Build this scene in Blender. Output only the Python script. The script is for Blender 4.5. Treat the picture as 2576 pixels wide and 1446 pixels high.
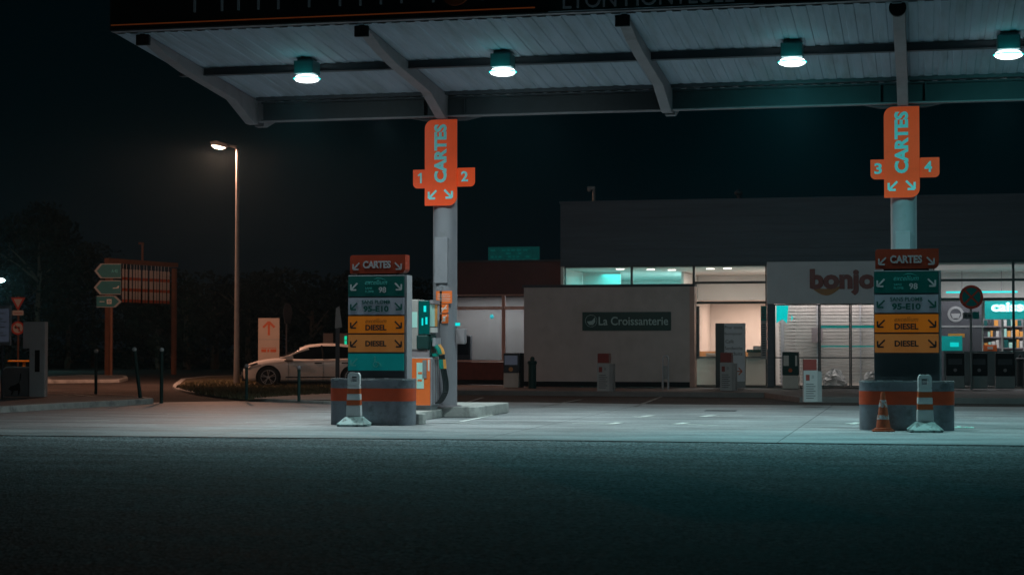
import bpy, bmesh, math, random
from mathutils import Vector, Matrix
import numpy as np
random.seed(7)
for o in list(bpy.data.objects): bpy.data.objects.remove(o)
SC = bpy.context.scene
COL = SC.collection
R = math.radians

# ------------------------------------------------------------------ camera
FD = 4550.0; CH = 1.45; YAW = R(12.8); PIT = math.atan(142 / FD)
cd = bpy.data.cameras.new('camera'); cam = bpy.data.objects.new('camera', cd); COL.objects.link(cam)
cam.location = (0, 0, CH); cam.rotation_euler = (R(90) + PIT, 0, YAW)
cd.sensor_width = 36; cd.lens = 36 * FD / 2576; cd.clip_end = 2000; cd.clip_start = 0.1
cd.dof.use_dof = True; cd.dof.focus_distance = 33; cd.dof.aperture_fstop = 3.2
SC.camera = cam

# ------------------------------------------------------------------ world (night sky)
w = bpy.data.worlds.new('World'); SC.world = w; w.use_nodes = True
nt = w.node_tree; nt.nodes.clear()
out = nt.nodes.new('ShaderNodeOutputWorld'); bg = nt.nodes.new('ShaderNodeBackground')
tc = nt.nodes.new('ShaderNodeTexCoord'); sp = nt.nodes.new('ShaderNodeSeparateXYZ'); rp = nt.nodes.new('ShaderNodeValToRGB')
nt.links.new(tc.outputs['Generated'], sp.inputs[0]); nt.links.new(sp.outputs['Z'], rp.inputs[0])
e = rp.color_ramp.elements
e[0].position = 0.0; e[0].color = (0.0022, 0.0030, 0.0042, 1)
e[1].position = 0.6; e[1].color = (0.0000, 0.0004, 0.0008, 1)
k = e.new(0.10); k.color = (0.0000, 0.0020, 0.0028, 1)
nt.links.new(rp.outputs[0], bg.inputs[0]); bg.inputs[1].default_value = 1.0
nt.links.new(bg.outputs[0], out.inputs[0])

SC.view_settings.view_transform = 'Standard'; SC.view_settings.look = 'None'
SC.view_settings.exposure = 0; SC.view_settings.gamma = 1
SC.render.engine = 'CYCLES'
SC.cycles.use_denoising = True
SC.cycles.max_bounces = 6; SC.cycles.diffuse_bounces = 3; SC.cycles.transparent_max_bounces = 8
SC.cycles.sample_clamp_indirect = 4

# ------------------------------------------------------------------ picture ray -> point on a plane of the real place
_F = Vector((-math.sin(YAW) * math.cos(PIT), math.cos(YAW) * math.cos(PIT), math.sin(PIT)))
_R = Vector((math.cos(YAW), math.sin(YAW), 0)); _U = _R.cross(_F); _C = Vector((0, 0, CH))
def ray(x, y): return _F + _R * ((x - 1288) / FD) + _U * ((723 - y) / FD)
def G(x, y, z=0.0):
    r = ray(x, y); return _C + r * ((z - CH) / r.z)
def AY(x, y, Y):
    r = ray(x, y); return _C + r * (Y / r.y)

# ------------------------------------------------------------------ materials
def mat(name, col, rough=0.6, metal=0.0, var=0.15, scale=6.0, bump=0.0, bscale=60.0, emit=None, estr=0.0, spec=0.5, dirt=None, stretch=None):
    m = bpy.data.materials.new(name); m.use_nodes = True; t = m.node_tree
    b = t.nodes['Principled BSDF']
    b.inputs['Roughness'].default_value = rough; b.inputs['Metallic'].default_value = metal
    b.inputs['Specular IOR Level'].default_value = spec
    co = t.nodes.new('ShaderNodeTexCoord'); src = co.outputs['Object']
    if stretch:
        mp = t.nodes.new('ShaderNodeMapping'); mp.inputs['Scale'].default_value = stretch
        t.links.new(src, mp.inputs[0]); src = mp.outputs[0]
    n = t.nodes.new('ShaderNodeTexNoise'); n.inputs['Scale'].default_value = scale; n.inputs['Detail'].default_value = 5
    t.links.new(src, n.inputs['Vector'])
    r = t.nodes.new('ShaderNodeValToRGB')
    c = Vector(col); lo = c * (1 - var); hi = c * (1 + var)
    r.color_ramp.elements[0].position = 0.3; r.color_ramp.elements[0].color = (*lo, 1)
    r.color_ramp.elements[1].position = 0.7; r.color_ramp.elements[1].color = (*[min(v, 1) for v in hi], 1)
    t.links.new(n.outputs['Fac'], r.inputs[0]); colout = r.outputs[0]
    if dirt:
        dcol, lo_, hi_, dsc = dirt
        n2 = t.nodes.new('ShaderNodeTexNoise'); n2.inputs['Scale'].default_value = dsc; n2.inputs['Detail'].default_value = 8
        n2.inputs['Roughness'].default_value = 0.65
        t.links.new(src, n2.inputs['Vector'])
        mr = t.nodes.new('ShaderNodeMapRange'); mr.inputs[1].default_value = lo_; mr.inputs[2].default_value = hi_
        t.links.new(n2.outputs['Fac'], mr.inputs[0])
        mx = t.nodes.new('ShaderNodeMixRGB'); t.links.new(mr.outputs[0], mx.inputs[0])
        t.links.new(colout, mx.inputs[1]); mx.inputs[2].default_value = (*dcol, 1); colout = mx.outputs[0]
    t.links.new(colout, b.inputs['Base Color'])
    rr = t.nodes.new('ShaderNodeMapRange'); rr.inputs[3].default_value = max(0.02, rough - 0.08); rr.inputs[4].default_value = min(1, rough + 0.1)
    t.links.new(n.outputs['Fac'], rr.inputs[0]); t.links.new(rr.outputs[0], b.inputs['Roughness'])
    if bump:
        n3 = t.nodes.new('ShaderNodeTexNoise'); n3.inputs['Scale'].default_value = bscale; n3.inputs['Detail'].default_value = 3
        t.links.new(src, n3.inputs['Vector'])
        bp = t.nodes.new('ShaderNodeBump'); bp.inputs['Strength'].default_value = bump; bp.inputs['Distance'].default_value = 0.02
        t.links.new(n3.outputs['Fac'], bp.inputs['Height']); t.links.new(bp.outputs[0], b.inputs['Normal'])
    if emit:
        b.inputs['Emission Color'].default_value = (*emit, 1); b.inputs['Emission Strength'].default_value = estr
    return m
def glass(name, tint=(0.9, 0.95, 0.95), refl=0.12):
    m = bpy.data.materials.new(name); m.use_nodes = True; t = m.node_tree; t.nodes.clear()
    o = t.nodes.new('ShaderNodeOutputMaterial'); mx = t.nodes.new('ShaderNodeMixShader')
    tr = t.nodes.new('ShaderNodeBsdfTransparent'); tr.inputs[0].default_value = (*tint, 1)
    gl = t.nodes.new('ShaderNodeBsdfGlossy'); gl.inputs['Roughness'].default_value = 0.03; gl.inputs[0].default_value = (0.9, 0.9, 0.9, 1)
    fr = t.nodes.new('ShaderNodeLayerWeight'); fr.inputs[0].default_value = refl
    t.links.new(fr.outputs['Fresnel'], mx.inputs[0]); t.links.new(tr.outputs[0], mx.inputs[1]); t.links.new(gl.outputs[0], mx.inputs[2])
    t.links.new(mx.outputs[0], o.inputs[0]); return m

M = {}
M['deck'] = mat('ribbed_deck_paint', (0.33, 0.365, 0.44), 0.7, 0, 0.08, 1.2, dirt=((0.21, 0.235, 0.24), 0.48, 0.85, 0.9), stretch=(5, 0.5, 1), spec=0.2)
M['steel'] = mat('painted_steel', (0.27, 0.235, 0.255), 0.6, 0, 0.10, 3, spec=0.3, dirt=((0.17, 0.14, 0.14), 0.55, 0.85, 2))
M['steel_dark'] = mat('dark_painted_steel', (0.065, 0.068, 0.08), 0.6, 0, 0.12, 3, spec=0.3)
M['black'] = mat('matt_black', (0.018, 0.02, 0.022), 0.7, 0, 0.2, 5, spec=0.2)
M['fascia'] = mat('dark_fascia', (0.02, 0.022, 0.026), 0.4, 0, 0.2, 3)
M['fascia_line'] = mat('orange_edge_strip', (0.75, 0.16, 0.03), 0.4, 0, 0.05, 3, emit=(0.75, 0.16, 0.04), estr=0.05)
M['fascia_letter'] = mat('grey_letter_edge', (0.16, 0.24, 0.27), 0.5, 0, 0.1, 3, emit=(0.16, 0.22, 0.26), estr=0.03)
M['column'] = mat('column_paint', (0.25, 0.24, 0.27), 0.5, 0, 0.07, 2, dirt=((0.16, 0.16, 0.16), 0.54, 0.85, 3))
M['orange'] = mat('orange_panel', (0.88, 0.17, 0.035), 0.4, 0, 0.05, 3)
M['orange_sign'] = mat('orange_panel_emissive', (0.78, 0.065, 0.010), 0.45, 0, 0.05, 3, emit=(0.9, 0.09, 0.012), estr=0.20, dirt=((0.55, 0.06, 0.015), 0.55, 0.9, 5))  # own emission added so the sign stays orange under cyan light
M['orange_head'] = mat('orange_header_panel', (0.26, 0.026, 0.007), 0.4, 0, 0.05, 3, emit=(0.85, 0.09, 0.015), estr=0.004, dirt=((0.18, 0.03, 0.015), 0.55, 0.8, 6))
M['teal_cast_letter'] = mat('white_letter_teal_cast', (0.26, 0.70, 0.72), 0.5, 0, 0.04, 3, emit=(0.10,0.6,0.62), estr=0.10)  # white letters; teal lamp tint and a faint glow put into the colour
M['head_letter'] = mat('grey_header_letter', (0.26, 0.25, 0.27), 0.5, 0, 0.04, 3, emit=(0.6, 0.6, 0.65), estr=0.02)
M['pan_green'] = mat('dark_green_panel', (0.0, 0.055, 0.05), 0.45, 0, 0.06, 3, emit=(0.0, 0.22, 0.19), estr=0.035, spec=0.3)
M['pan_white'] = mat('white_panel', (0.34, 0.35, 0.42), 0.35, 0, 0.05, 3, emit=(0.50, 0.54, 0.68), estr=0.02, dirt=((0.25, 0.26, 0.30), 0.55, 0.85, 6))
M['pan_yellow'] = mat('amber_panel', (0.45, 0.135, 0.01), 0.35, 0, 0.05, 3, emit=(0.95, 0.26, 0.012), estr=0.12)
M['pan_ochre'] = mat('ochre_panel', (0.36, 0.14, 0.038), 0.35, 0, 0.05, 3, emit=(0.72, 0.27, 0.06), estr=0.12)
M['pan_teal'] = mat('teal_panel', (0.0, 0.24, 0.24), 0.35, 0, 0.05, 3, emit=(0.0, 0.50, 0.50), estr=0.08)
M['txt_dark'] = mat('black_print', (0.015, 0.015, 0.018), 0.5, 0, 0.1, 3)
M['txt_green'] = mat('green_print', (0.0, 0.06, 0.05), 0.5, 0, 0.1, 3, emit=(0, 0.2, 0.17), estr=0.03)
M['txt_grey'] = mat('grey_print', (0.42, 0.42, 0.44), 0.5, 0, 0.05, 3, emit=(0.5, 0.5, 0.55), estr=0.03)
M['txt_teal'] = mat('teal_print', (0.06, 0.36, 0.34), 0.5, 0, 0.05, 3, emit=(0.1, 0.45, 0.42), estr=0.03)
M['txt_brown'] = mat('brown_print', (0.20, 0.08, 0.01), 0.5, 0, 0.1, 3)
M['cab'] = mat('charcoal_cabinet', (0.055, 0.06, 0.07), 0.5, 0, 0.15, 3)
M['alu'] = mat('brushed_aluminium', (0.42, 0.42, 0.46), 0.4, 0.3, 0.08, 8)
M['galv'] = mat('scuffed_galvanised_barrier', (0.20, 0.22, 0.26), 0.55, 0.1, 0.18, 4, 0.05, 30, dirt=((0.09, 0.10, 0.11), 0.50, 0.75, 5))
M['bar_orange'] = mat('scuffed_orange_band', (0.60, 0.065, 0.012), 0.45, 0, 0.12, 5, dirt=((0.45, 0.40, 0.38), 0.72, 0.78, 14))
M['rim'] = mat('bright_steel_rim', (0.6, 0.63, 0.66), 0.25, 0.6, 0.08, 5)
M['white_plastic'] = mat('white_plastic', (0.72, 0.74, 0.76), 0.4, 0, 0.06, 4, dirt=((0.35, 0.36, 0.36), 0.62, 0.8, 9))
M['rubber'] = mat('grey_rubber_base', (0.30, 0.42, 0.42), 0.55, 0, 0.15, 6, dirt=((0.05, 0.06, 0.06), 0.5, 0.7, 10))
M['red_band'] = mat('red_orange_reflective', (0.62, 0.11, 0.03), 0.4, 0, 0.08, 6)
M['cone'] = mat('dirty_orange_cone', (0.42, 0.075, 0.025), 0.5, 0, 0.12, 6, dirt=((0.13, 0.05, 0.03), 0.50, 0.72, 14))
M['cone_band'] = mat('worn_white_band', (0.42, 0.44, 0.48), 0.45, 0, 0.08, 6, dirt=((0.34, 0.10, 0.05), 0.50, 0.60, 12))
M['concrete'] = None; M['asphalt'] = None
M['kerb'] = mat('kerb_concrete', (0.42, 0.42, 0.41), 0.8, 0, 0.15, 5, 0.3, 40, dirt=((0.18, 0.18, 0.18), 0.52, 0.72, 3))
M['pave'] = mat('pavement', (0.16, 0.15, 0.15), 0.85, 0, 0.15, 3, 0.3, 50)
M['paint'] = mat('worn_white_road_paint', (0.75, 0.77, 0.75), 0.6, 0, 0.1, 6, dirt=((0.33, 0.34, 0.34), 0.55, 0.65, 9))
M['paint_faint'] = mat('faded_road_paint', (0.22, 0.22, 0.22), 0.7, 0, 0.2, 6, dirt=((0.07, 0.07, 0.07), 0.48, 0.6, 5))
M['grass'] = mat('grass_ground', (0.11, 0.085, 0.045), 0.9, 0, 0.45, 6, 0.6, 40)
M['blade'] = mat('grass_blade', (0.12, 0.105, 0.05), 0.8, 0, 0.3, 2)
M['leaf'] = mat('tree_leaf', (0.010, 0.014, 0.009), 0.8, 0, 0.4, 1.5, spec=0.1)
M['bark'] = mat('tree_bark', (0.08, 0.06, 0.045), 0.9, 0, 0.3, 8)
M['clad'] = mat('dark_grey_cladding', (0.11, 0.13, 0.16), 0.6, 0, 0.08, 2, stretch=(0.3, 1, 6), spec=0.3, dirt=((0.075, 0.09, 0.11), 0.45, 0.8, 0.7))
M['cream'] = mat('cream_render', (0.58, 0.50, 0.49), 0.85, 0, 0.06, 2.5, 0.15, 80, dirt=((0.42, 0.36, 0.34), 0.50, 0.85, 0.9))
M['redfascia'] = mat('dark_red_fascia', (0.085, 0.028, 0.028), 0.5, 0, 0.15, 2)
M['redwall'] = mat('brick_red_wall', (0.13, 0.035, 0.025), 0.8, 0, 0.2, 6)
M['frame_red'] = mat('brown_window_frame', (0.55, 0.33, 0.28), 0.5, 0, 0.08, 3)
M['frame'] = mat('dark_window_frame', (0.03, 0.045, 0.05), 0.4, 0, 0.1, 3)
M['shop_white'] = mat('pale_shop_panel', (0.60, 0.62, 0.68), 0.5, 0, 0.05, 2)
M['white_wall'] = mat('white_interior_wall', (0.78, 0.76, 0.74), 0.8, 0, 0.04, 1.5)
M['floor_in'] = mat('interior_floor', (0.35, 0.33, 0.31), 0.4, 0, 0.1, 2)
M['counter'] = mat('white_counter', (0.66, 0.60, 0.56), 0.5, 0, 0.05, 2)
M['worktop'] = mat('grey_worktop', (0.12, 0.12, 0.12), 0.4, 0, 0.1, 2)
M['wood'] = mat('orange_wood_shelf', (0.60, 0.27, 0.10), 0.5, 0, 0.1, 5)
M['green_box'] = mat('dark_green_plastic', (0.012, 0.045, 0.042), 0.5, 0, 0.1, 4, spec=0.3)
M['sign_green'] = mat('dark_green_sign', (0.0, 0.045, 0.04), 0.5, 0, 0.08, 4)
M['sign_letter'] = mat('soft_grey_letter', (0.42, 0.58, 0.58), 0.6, 0, 0.05, 4)
M['maroon'] = mat('maroon_letter', (0.20, 0.03, 0.025), 0.45, 0, 0.1, 4)
M['smile'] = mat('ochre_curve', (0.35, 0.14, 0.02), 0.45, 0, 0.1, 4)
M['arrow_green'] = mat('green_road_sign', (0.0, 0.085, 0.085), 0.5, 0, 0.06, 3, emit=(0, 0.3, 0.28), estr=0.03)
M['sign_white'] = mat('road_sign_white', (0.66, 0.62, 0.60), 0.5, 0, 0.05, 3)
M['sign_red'] = mat('road_sign_red', (0.60, 0.06, 0.03), 0.45, 0, 0.05, 3)
M['sign_back'] = mat('road_sign_grey_back', (0.25, 0.26, 0.27), 0.5, 0.2, 0.1, 4)
M['poster'] = mat('beige_sign_face', (0.46, 0.38, 0.33), 0.6, 0, 0.05, 3)
M['stand'] = mat('dull_white_stand', (0.33, 0.34, 0.35), 0.6, 0, 0.06, 4)
M['rust'] = mat('red_brown_print', (0.50, 0.10, 0.03), 0.6, 0, 0.08, 3)
M['post_orange'] = mat('orange_lit_steel_post', (0.20, 0.085, 0.045), 0.6, 0, 0.15, 6, dirt=((0.10, 0.04, 0.025), 0.52, 0.8, 9))  # orange lamp light on the posts is put into this brown
M['lamp_pole'] = mat('galvanised_lamp_pole', (0.32, 0.32, 0.32), 0.5, 0.3, 0.1, 5)
M['car_paint'] = mat('white_car_paint', (0.72, 0.70, 0.69), 0.25, 0, 0.02, 2)
M['car_glass'] = mat('dark_car_glass', (0.01, 0.012, 0.014), 0.06, 0, 0.1, 3)
M['tyre'] = mat('tyre_rubber', (0.014, 0.014, 0.015), 0.8, 0, 0.2, 8)
M['alloy'] = mat('alloy_wheel', (0.42, 0.42, 0.43), 0.3, 0.7, 0.08, 5)
M['headlight'] = mat('headlight_glass', (0.10, 0.10, 0.11), 0.1, 0, 0.1, 5)
M['beige_box'] = mat('beige_kiosk_panel', (0.36, 0.32, 0.31), 0.6, 0, 0.06, 3)
M['yellow'] = mat('yellow_plastic', (0.80, 0.32, 0.02), 0.5, 0, 0.08, 4)
M['led_green'] = mat('green_display', (0.0, 0.4, 0.2), 0.5, emit=(0.0, 0.75, 0.40), estr=0.8)
M['led_cyan'] = mat('cyan_display', (0.0, 0.4, 0.4), 0.5, emit=(0.0, 0.72, 0.70), estr=0.75)
M['led_cyan_dim'] = mat('dim_cyan_panel', (0.0, 0.25, 0.25), 0.5, emit=(0.0, 0.40, 0.38), estr=0.30)
M['cyan_glow'] = mat('lit_cyan_letter', (0.5, 0.9, 0.9), 0.5, emit=(0.05, 0.95, 0.95), estr=1.2)
M['white_glow'] = mat('lit_white_letter', (0.8, 0.9, 0.9), 0.5, emit=(0.62, 0.85, 0.86), estr=1.0)
M['down_glow'] = mat('downlight_lens', (0.9, 0.85, 0.8), 0.5, emit=(1.0, 0.86, 0.76), estr=2.2)
M['lens'] = mat('canopy_lamp_lens', (0.9, 1, 1), 0.5, emit=(0.93, 1.0, 1.0), estr=3.0)
M['lens_halo'] = mat('canopy_lamp_halo', (0.1, 0.9, 0.85), 0.5, emit=(0.0, 0.95, 0.86), estr=1.3)
M['sodium'] = mat('street_lamp_lens', (1, 0.9, 0.8), 0.5, emit=(1.0, 0.74, 0.55), estr=7.0)
M['hose'] = mat('black_hose', (0.012, 0.018, 0.02), 0.35, 0, 0.1, 5)
M['noz_green'] = mat('green_nozzle', (0.0, 0.22, 0.17), 0.4, 0, 0.1, 5)
M['noz_orange'] = mat('orange_nozzle', (0.85, 0.36, 0.08), 0.4, 0, 0.1, 5)
M['mint'] = mat('mint_sticker', (0.45, 0.75, 0.68), 0.5, 0, 0.05, 5)
M['disp_teal'] = mat('teal_glossy_panel', (0.0, 0.09, 0.085), 0.2, 0, 0.1, 5)
M['cup'] = mat('pump_plinth_grey', (0.20, 0.21, 0.22), 0.6, 0, 0.1, 5)
M['roller'] = mat('metal_roller_shutter', (0.50, 0.47, 0.46), 0.4, 0.2, 0.06, 3)
M['navy'] = mat('grey_blue_notice', (0.22, 0.25, 0.34), 0.5, 0, 0.06, 4, emit=(0.20, 0.24, 0.34), estr=0.08)
M['glass'] = glass('shop_glass')
M['glass_dim'] = glass('tinted_shop_glass', (0.55, 0.62, 0.66), 0.2)

def ground_mat(name, base, spots, sc, bump, bsc, rough, streak=None, joints=False):
    m = bpy.data.materials.new(name); m.use_nodes = True; t = m.node_tree; b = t.nodes['Principled BSDF']
    co = t.nodes.new('ShaderNodeTexCoord'); src = co.outputs['Object']
    n = t.nodes.new('ShaderNodeTexNoise'); n.inputs['Scale'].default_value = sc; n.inputs['Detail'].default_value = 6; n.inputs['Roughness'].default_value = 0.7
    t.links.new(src, n.inputs['Vector'])
    r = t.nodes.new('ShaderNodeValToRGB'); c = Vector(base)
    r.color_ramp.elements[0].position = 0.3; r.color_ramp.elements[0].color = (*(c * (1 - spots)), 1)
    r.color_ramp.elements[1].position = 0.7; r.color_ramp.elements[1].color = (*(c * (1 + spots)), 1)
    t.links.new(n.outputs['Fac'], r.inputs[0]); cur = r.outputs[0]
    # large blotches and tyre-worn streaks along the lanes
    mp = t.nodes.new('ShaderNodeMapping'); mp.inputs['Scale'].default_value = (0.35, 1.4, 1)
    t.links.new(src, mp.inputs[0])
    n2 = t.nodes.new('ShaderNodeTexNoise'); n2.inputs['Scale'].default_value = 1.1; n2.inputs['Detail'].default_value = 7; n2.inputs['Roughness'].default_value = 0.6
    t.links.new(mp.outputs[0], n2.inputs['Vector'])
    mr = t.nodes.new('ShaderNodeMapRange'); mr.inputs[1].default_value = 0.35; mr.inputs[2].default_value = 0.7
    mr.inputs[3].default_value = 0.55; mr.inputs[4].default_value = 1.2
    t.links.new(n2.outputs['Fac'], mr.inputs[0])
    mx = t.nodes.new('ShaderNodeMixRGB'); mx.blend_type = 'MULTIPLY'; mx.inputs[0].default_value = 1
    t.links.new(cur, mx.inputs[1]); t.links.new(mr.outputs[0], mx.inputs[2]); cur = mx.outputs[0]
    # fine aggregate
    v = t.nodes.new('ShaderNodeTexVoronoi'); v.inputs['Scale'].default_value = bsc; t.links.new(src, v.inputs['Vector'])
    mr2 = t.nodes.new('ShaderNodeMapRange'); mr2.inputs[1].default_value = 0.0; mr2.inputs[2].default_value = 1.0
    mr2.inputs[3].default_value = 1.0 - spots * 1.6; mr2.inputs[4].default_value = 1.0 + spots * 1.6
    sepc = t.nodes.new('ShaderNodeSeparateColor'); t.links.new(v.outputs['Color'], sepc.inputs[0]); t.links.new(sepc.outputs[0], mr2.inputs[0])
    mx2 = t.nodes.new('ShaderNodeMixRGB'); mx2.blend_type = 'MULTIPLY'; mx2.inputs[0].default_value = 1
    t.links.new(cur, mx2.inputs[1]); t.links.new(mr2.outputs[0], mx2.inputs[2]); cur = mx2.outputs[0]
    if joints:
        br = t.nodes.new('ShaderNodeTexBrick'); br.offset = 0; br.inputs['Scale'].default_value = 1
        br.inputs['Mortar Size'].default_value = 0.012; br.inputs['Brick Width'].default_value = 4.46; br.inputs['Row Height'].default_value = 5.6
        br.inputs['Color1'].default_value = (1, 1, 1, 1); br.inputs['Color2'].default_value = (0.96, 0.96, 0.96, 1); br.inputs['Mortar'].default_value = (0.35, 0.35, 0.35, 1)
        mp2 = t.nodes.new('ShaderNodeMapping'); mp2.inputs['Location'].default_value = (2.1, 1.5, 0); t.links.new(src, mp2.inputs[0])
        t.links.new(mp2.outputs[0], br.inputs['Vector'])
        mx3 = t.nodes.new('ShaderNodeMixRGB'); mx3.blend_type = 'MULTIPLY'; mx3.inputs[0].default_value = 1
        t.links.new(cur, mx3.inputs[1]); t.links.new(br.outputs[0], mx3.inputs[2]); cur = mx3.outputs[0]
    t.links.new(cur, b.inputs['Base Color'])
    b.inputs['Specular IOR Level'].default_value = 0.35 if joints else 0.08
    rr = t.nodes.new('ShaderNodeMapRange'); rr.inputs[3].default_value = rough - 0.12; rr.inputs[4].default_value = rough + 0.15
    t.links.new(n2.outputs['Fac'], rr.inputs[0]); t.links.new(rr.outputs[0], b.inputs['Roughness'])
    bp = t.nodes.new('ShaderNodeBump'); bp.inputs['Strength'].default_value = bump; bp.inputs['Distance'].default_value = 0.012
    t.links.new(v.outputs['Distance'], bp.inputs['Height']); t.links.new(bp.outputs[0], b.inputs['Normal'])
    return m
M['concrete'] = ground_mat('forecourt_concrete', (0.32, 0.325, 0.345), 0.10, 3, 0.15, 30, 0.62, joints=True)
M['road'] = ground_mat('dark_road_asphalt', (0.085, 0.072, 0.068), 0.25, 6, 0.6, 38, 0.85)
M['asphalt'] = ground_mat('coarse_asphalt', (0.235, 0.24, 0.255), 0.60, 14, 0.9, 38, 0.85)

# ------------------------------------------------------------------ mesh builder
class MB:
    def __init__(s): s.v = []; s.f = []; s.mi = []
    def add(s, vs, fs, mi=0):
        b = len(s.v); s.v += [tuple(v) for v in vs]
        for f in fs: s.f.append([b + i for i in f]); s.mi.append(mi)
        return s
    def box(s, x0, y0, z0, x1, y1, z1, mi=0):
        vs = [(x0,y0,z0),(x1,y0,z0),(x1,y1,z0),(x0,y1,z0),(x0,y0,z1),(x1,y0,z1),(x1,y1,z1),(x0,y1,z1)]
        return s.add(vs, [(3,2,1,0),(4,5,6,7),(0,1,5,4),(1,2,6,5),(2,3,7,6),(3,0,4,7)], mi)
    def prism(s, poly, a0, a1, axis='y', mi=0):
        """2D polygon swept along an axis: 'y' -> poly is (x,z); 'x' -> (y,z); 'z' -> (x,y)"""
        def pt(p, a):
            return (p[0], a, p[1]) if axis == 'y' else ((a, p[0], p[1]) if axis == 'x' else (p[0], p[1], a))
        n = len(poly); vs = [pt(p, a0) for p in poly] + [pt(p, a1) for p in poly]
        fs = [tuple(range(n)), tuple(range(2*n-1, n-1, -1))] + [(i, n+i, n+(i+1) % n, (i+1) % n) for i in range(n)]
        return s.add(vs, fs, mi)
    def tube(s, pts, r, n=12, mi=0, caps=True):
        rs = r if isinstance(r, (list, tuple)) else [r] * len(pts)
        P = [Vector(p) for p in pts]; vs = []; fs = []
        for i, p in enumerate(P):
            d = (P[min(i+1, len(P)-1)] - P[max(i-1, 0)]).normalized()
            up = Vector((0,0,1)) if abs(d.z) < 0.95 else Vector((0,1,0))
            a = d.cross(up).normalized(); b = a.cross(d)
            for k in range(n):
                t = 2*math.pi*k/n; vs.append(p + (a*math.cos(t) + b*math.sin(t)) * rs[i])
        for i in range(len(P)-1):
            for k in range(n): fs.append((i*n+k, i*n+(k+1)%n, (i+1)*n+(k+1)%n, (i+1)*n+k))
        if caps: fs.append(tuple(range(n-1, -1, -1))); fs.append(tuple((len(P)-1)*n+k for k in range(n)))
        return s.add(vs, fs, mi)
    def lathe(s, prof, c=(0,0), n=24, mi=0, sx=1, sy=1, sq=0):
        vs = []; fs = []
        for r, z in prof:
            for k in range(n):
                t = 2*math.pi*k/n
                vs.append((c[0] + r*sx*math.cos(t), c[1] + r*sy*math.sin(t), z))
        for i in range(len(prof)-1):
            for k in range(n): fs.append((i*n+k, i*n+(k+1)%n, (i+1)*n+(k+1)%n, (i+1)*n+k))
        fs.append(tuple(range(n-1, -1, -1))); fs.append(tuple((len(prof)-1)*n+k for k in range(n)))
        return s.add(vs, fs, mi)
    def build(s, name, m, parent=None, world=False, loc=None, smooth=False, bevel=0):
        me = bpy.data.meshes.new(name)
        vs = s.v
        if world and parent is not None:
            L = parent.location; PP = parent
            if parent.parent: L = L + parent.parent.location
            vs = [(v[0]-L.x, v[1]-L.y, v[2]-L.z) for v in vs]
        if parent is None and loc is None:
            a = np.array(vs); loc = ((a[:,0].min()+a[:,0].max())/2, (a[:,1].min()+a[:,1].max())/2, a[:,2].min())
            vs = [(v[0]-loc[0], v[1]-loc[1], v[2]-loc[2]) for v in vs]
        me.from_pydata(vs, [], s.f)
        ms = m if isinstance(m, (list, tuple)) else [m]
        for q in ms: me.materials.append(M[q])
        me.polygons.foreach_set('material_index', s.mi)
        bm = bmesh.new(); bm.from_mesh(me); bmesh.ops.recalc_face_normals(bm, faces=bm.faces); bm.to_mesh(me); bm.free()
        o = bpy.data.objects.new(name, me); COL.objects.link(o)
        if parent is not None: o.parent = parent
        elif loc is not None: o.location = loc
        if smooth:
            me.polygons.foreach_set('use_smooth', [True]*len(me.polygons))
            me.set_sharp_from_angle(angle=R(38))
        if bevel:
            bv = o.modifiers.new('bevel', 'BEVEL'); bv.width = bevel; bv.segments = 2; bv.limit_method = 'ANGLE'; bv.angle_limit = R(40)
        return o
def tag(o, label=None, cat=None, group=None, kind=None):
    if label: o['label'] = label
    if cat: o['category'] = cat
    if group: o['group'] = group
    if kind: o['kind'] = kind
    return o
def thing(name, loc, label, cat, group=None, rz=0, kind=None):
    o = bpy.data.objects.new(name, None); COL.objects.link(o); o.location = loc; o.rotation_euler = (0, 0, rz)
    o.empty_display_size = 0.2
    return tag(o, label, cat, group, kind)
def struct(o, label=None, cat=None): return tag(o, label, cat, None, 'structure')
def copy_tree(o, parent=None):
    c = o.copy(); COL.objects.link(c); c.parent = parent
    for ch in [x for x in bpy.data.objects if x.parent == o]: copy_tree(ch, c)
    return c

# text laid in the XZ plane facing -Y, fitted to a box
def text(s, cx, cz, wd, ht, y, m, parent, world=False, bold=0.0, shear=0.0, rot=0, depth=0.004, name='lettering', cond=None):
    cu = bpy.data.curves.new('t', 'FONT'); cu.body = s; cu.size = 1; cu.offset = bold; cu.shear = shear; cu.extrude = 0.5
    cu.resolution_u = 3
    if cond: cu.space_character = cond
    ob = bpy.data.objects.new('t', cu); COL.objects.link(ob)
    bpy.context.view_layer.update()
    me = bpy.data.meshes.new_from_object(ob.evaluated_get(bpy.context.evaluated_depsgraph_get()))
    bpy.data.objects.remove(ob); bpy.data.curves.remove(cu)
    a = np.zeros(len(me.vertices)*3); me.vertices.foreach_get('co', a); a = a.reshape(-1, 3)
    if rot: a = np.stack([-a[:,1], a[:,0], a[:,2]], 1)   # quarter turn: reads upward
    lo = a.min(0); hi = a.max(0)
    X = (a[:,0]-(lo[0]+hi[0])/2) * wd/(hi[0]-lo[0]) + cx
    Z = (a[:,1]-(lo[1]+hi[1])/2) * ht/(hi[1]-lo[1]) + cz
    Y = np.where(a[:,2] > 0, y-depth, y+0.001)
    if world and parent is not None:
        L = parent.location.copy()
        if parent.parent: L += parent.parent.location
        X = X-L.x; Y = Y-L.y; Z = Z-L.z
    me.vertices.foreach_set('co', np.stack([X, Y, Z], 1).ravel()); me.name = name
    me.materials.clear(); me.materials.append(M[m]); me.update()
    o = bpy.data.objects.new(name, me); COL.objects.link(o); o.parent = parent
    return o
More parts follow.
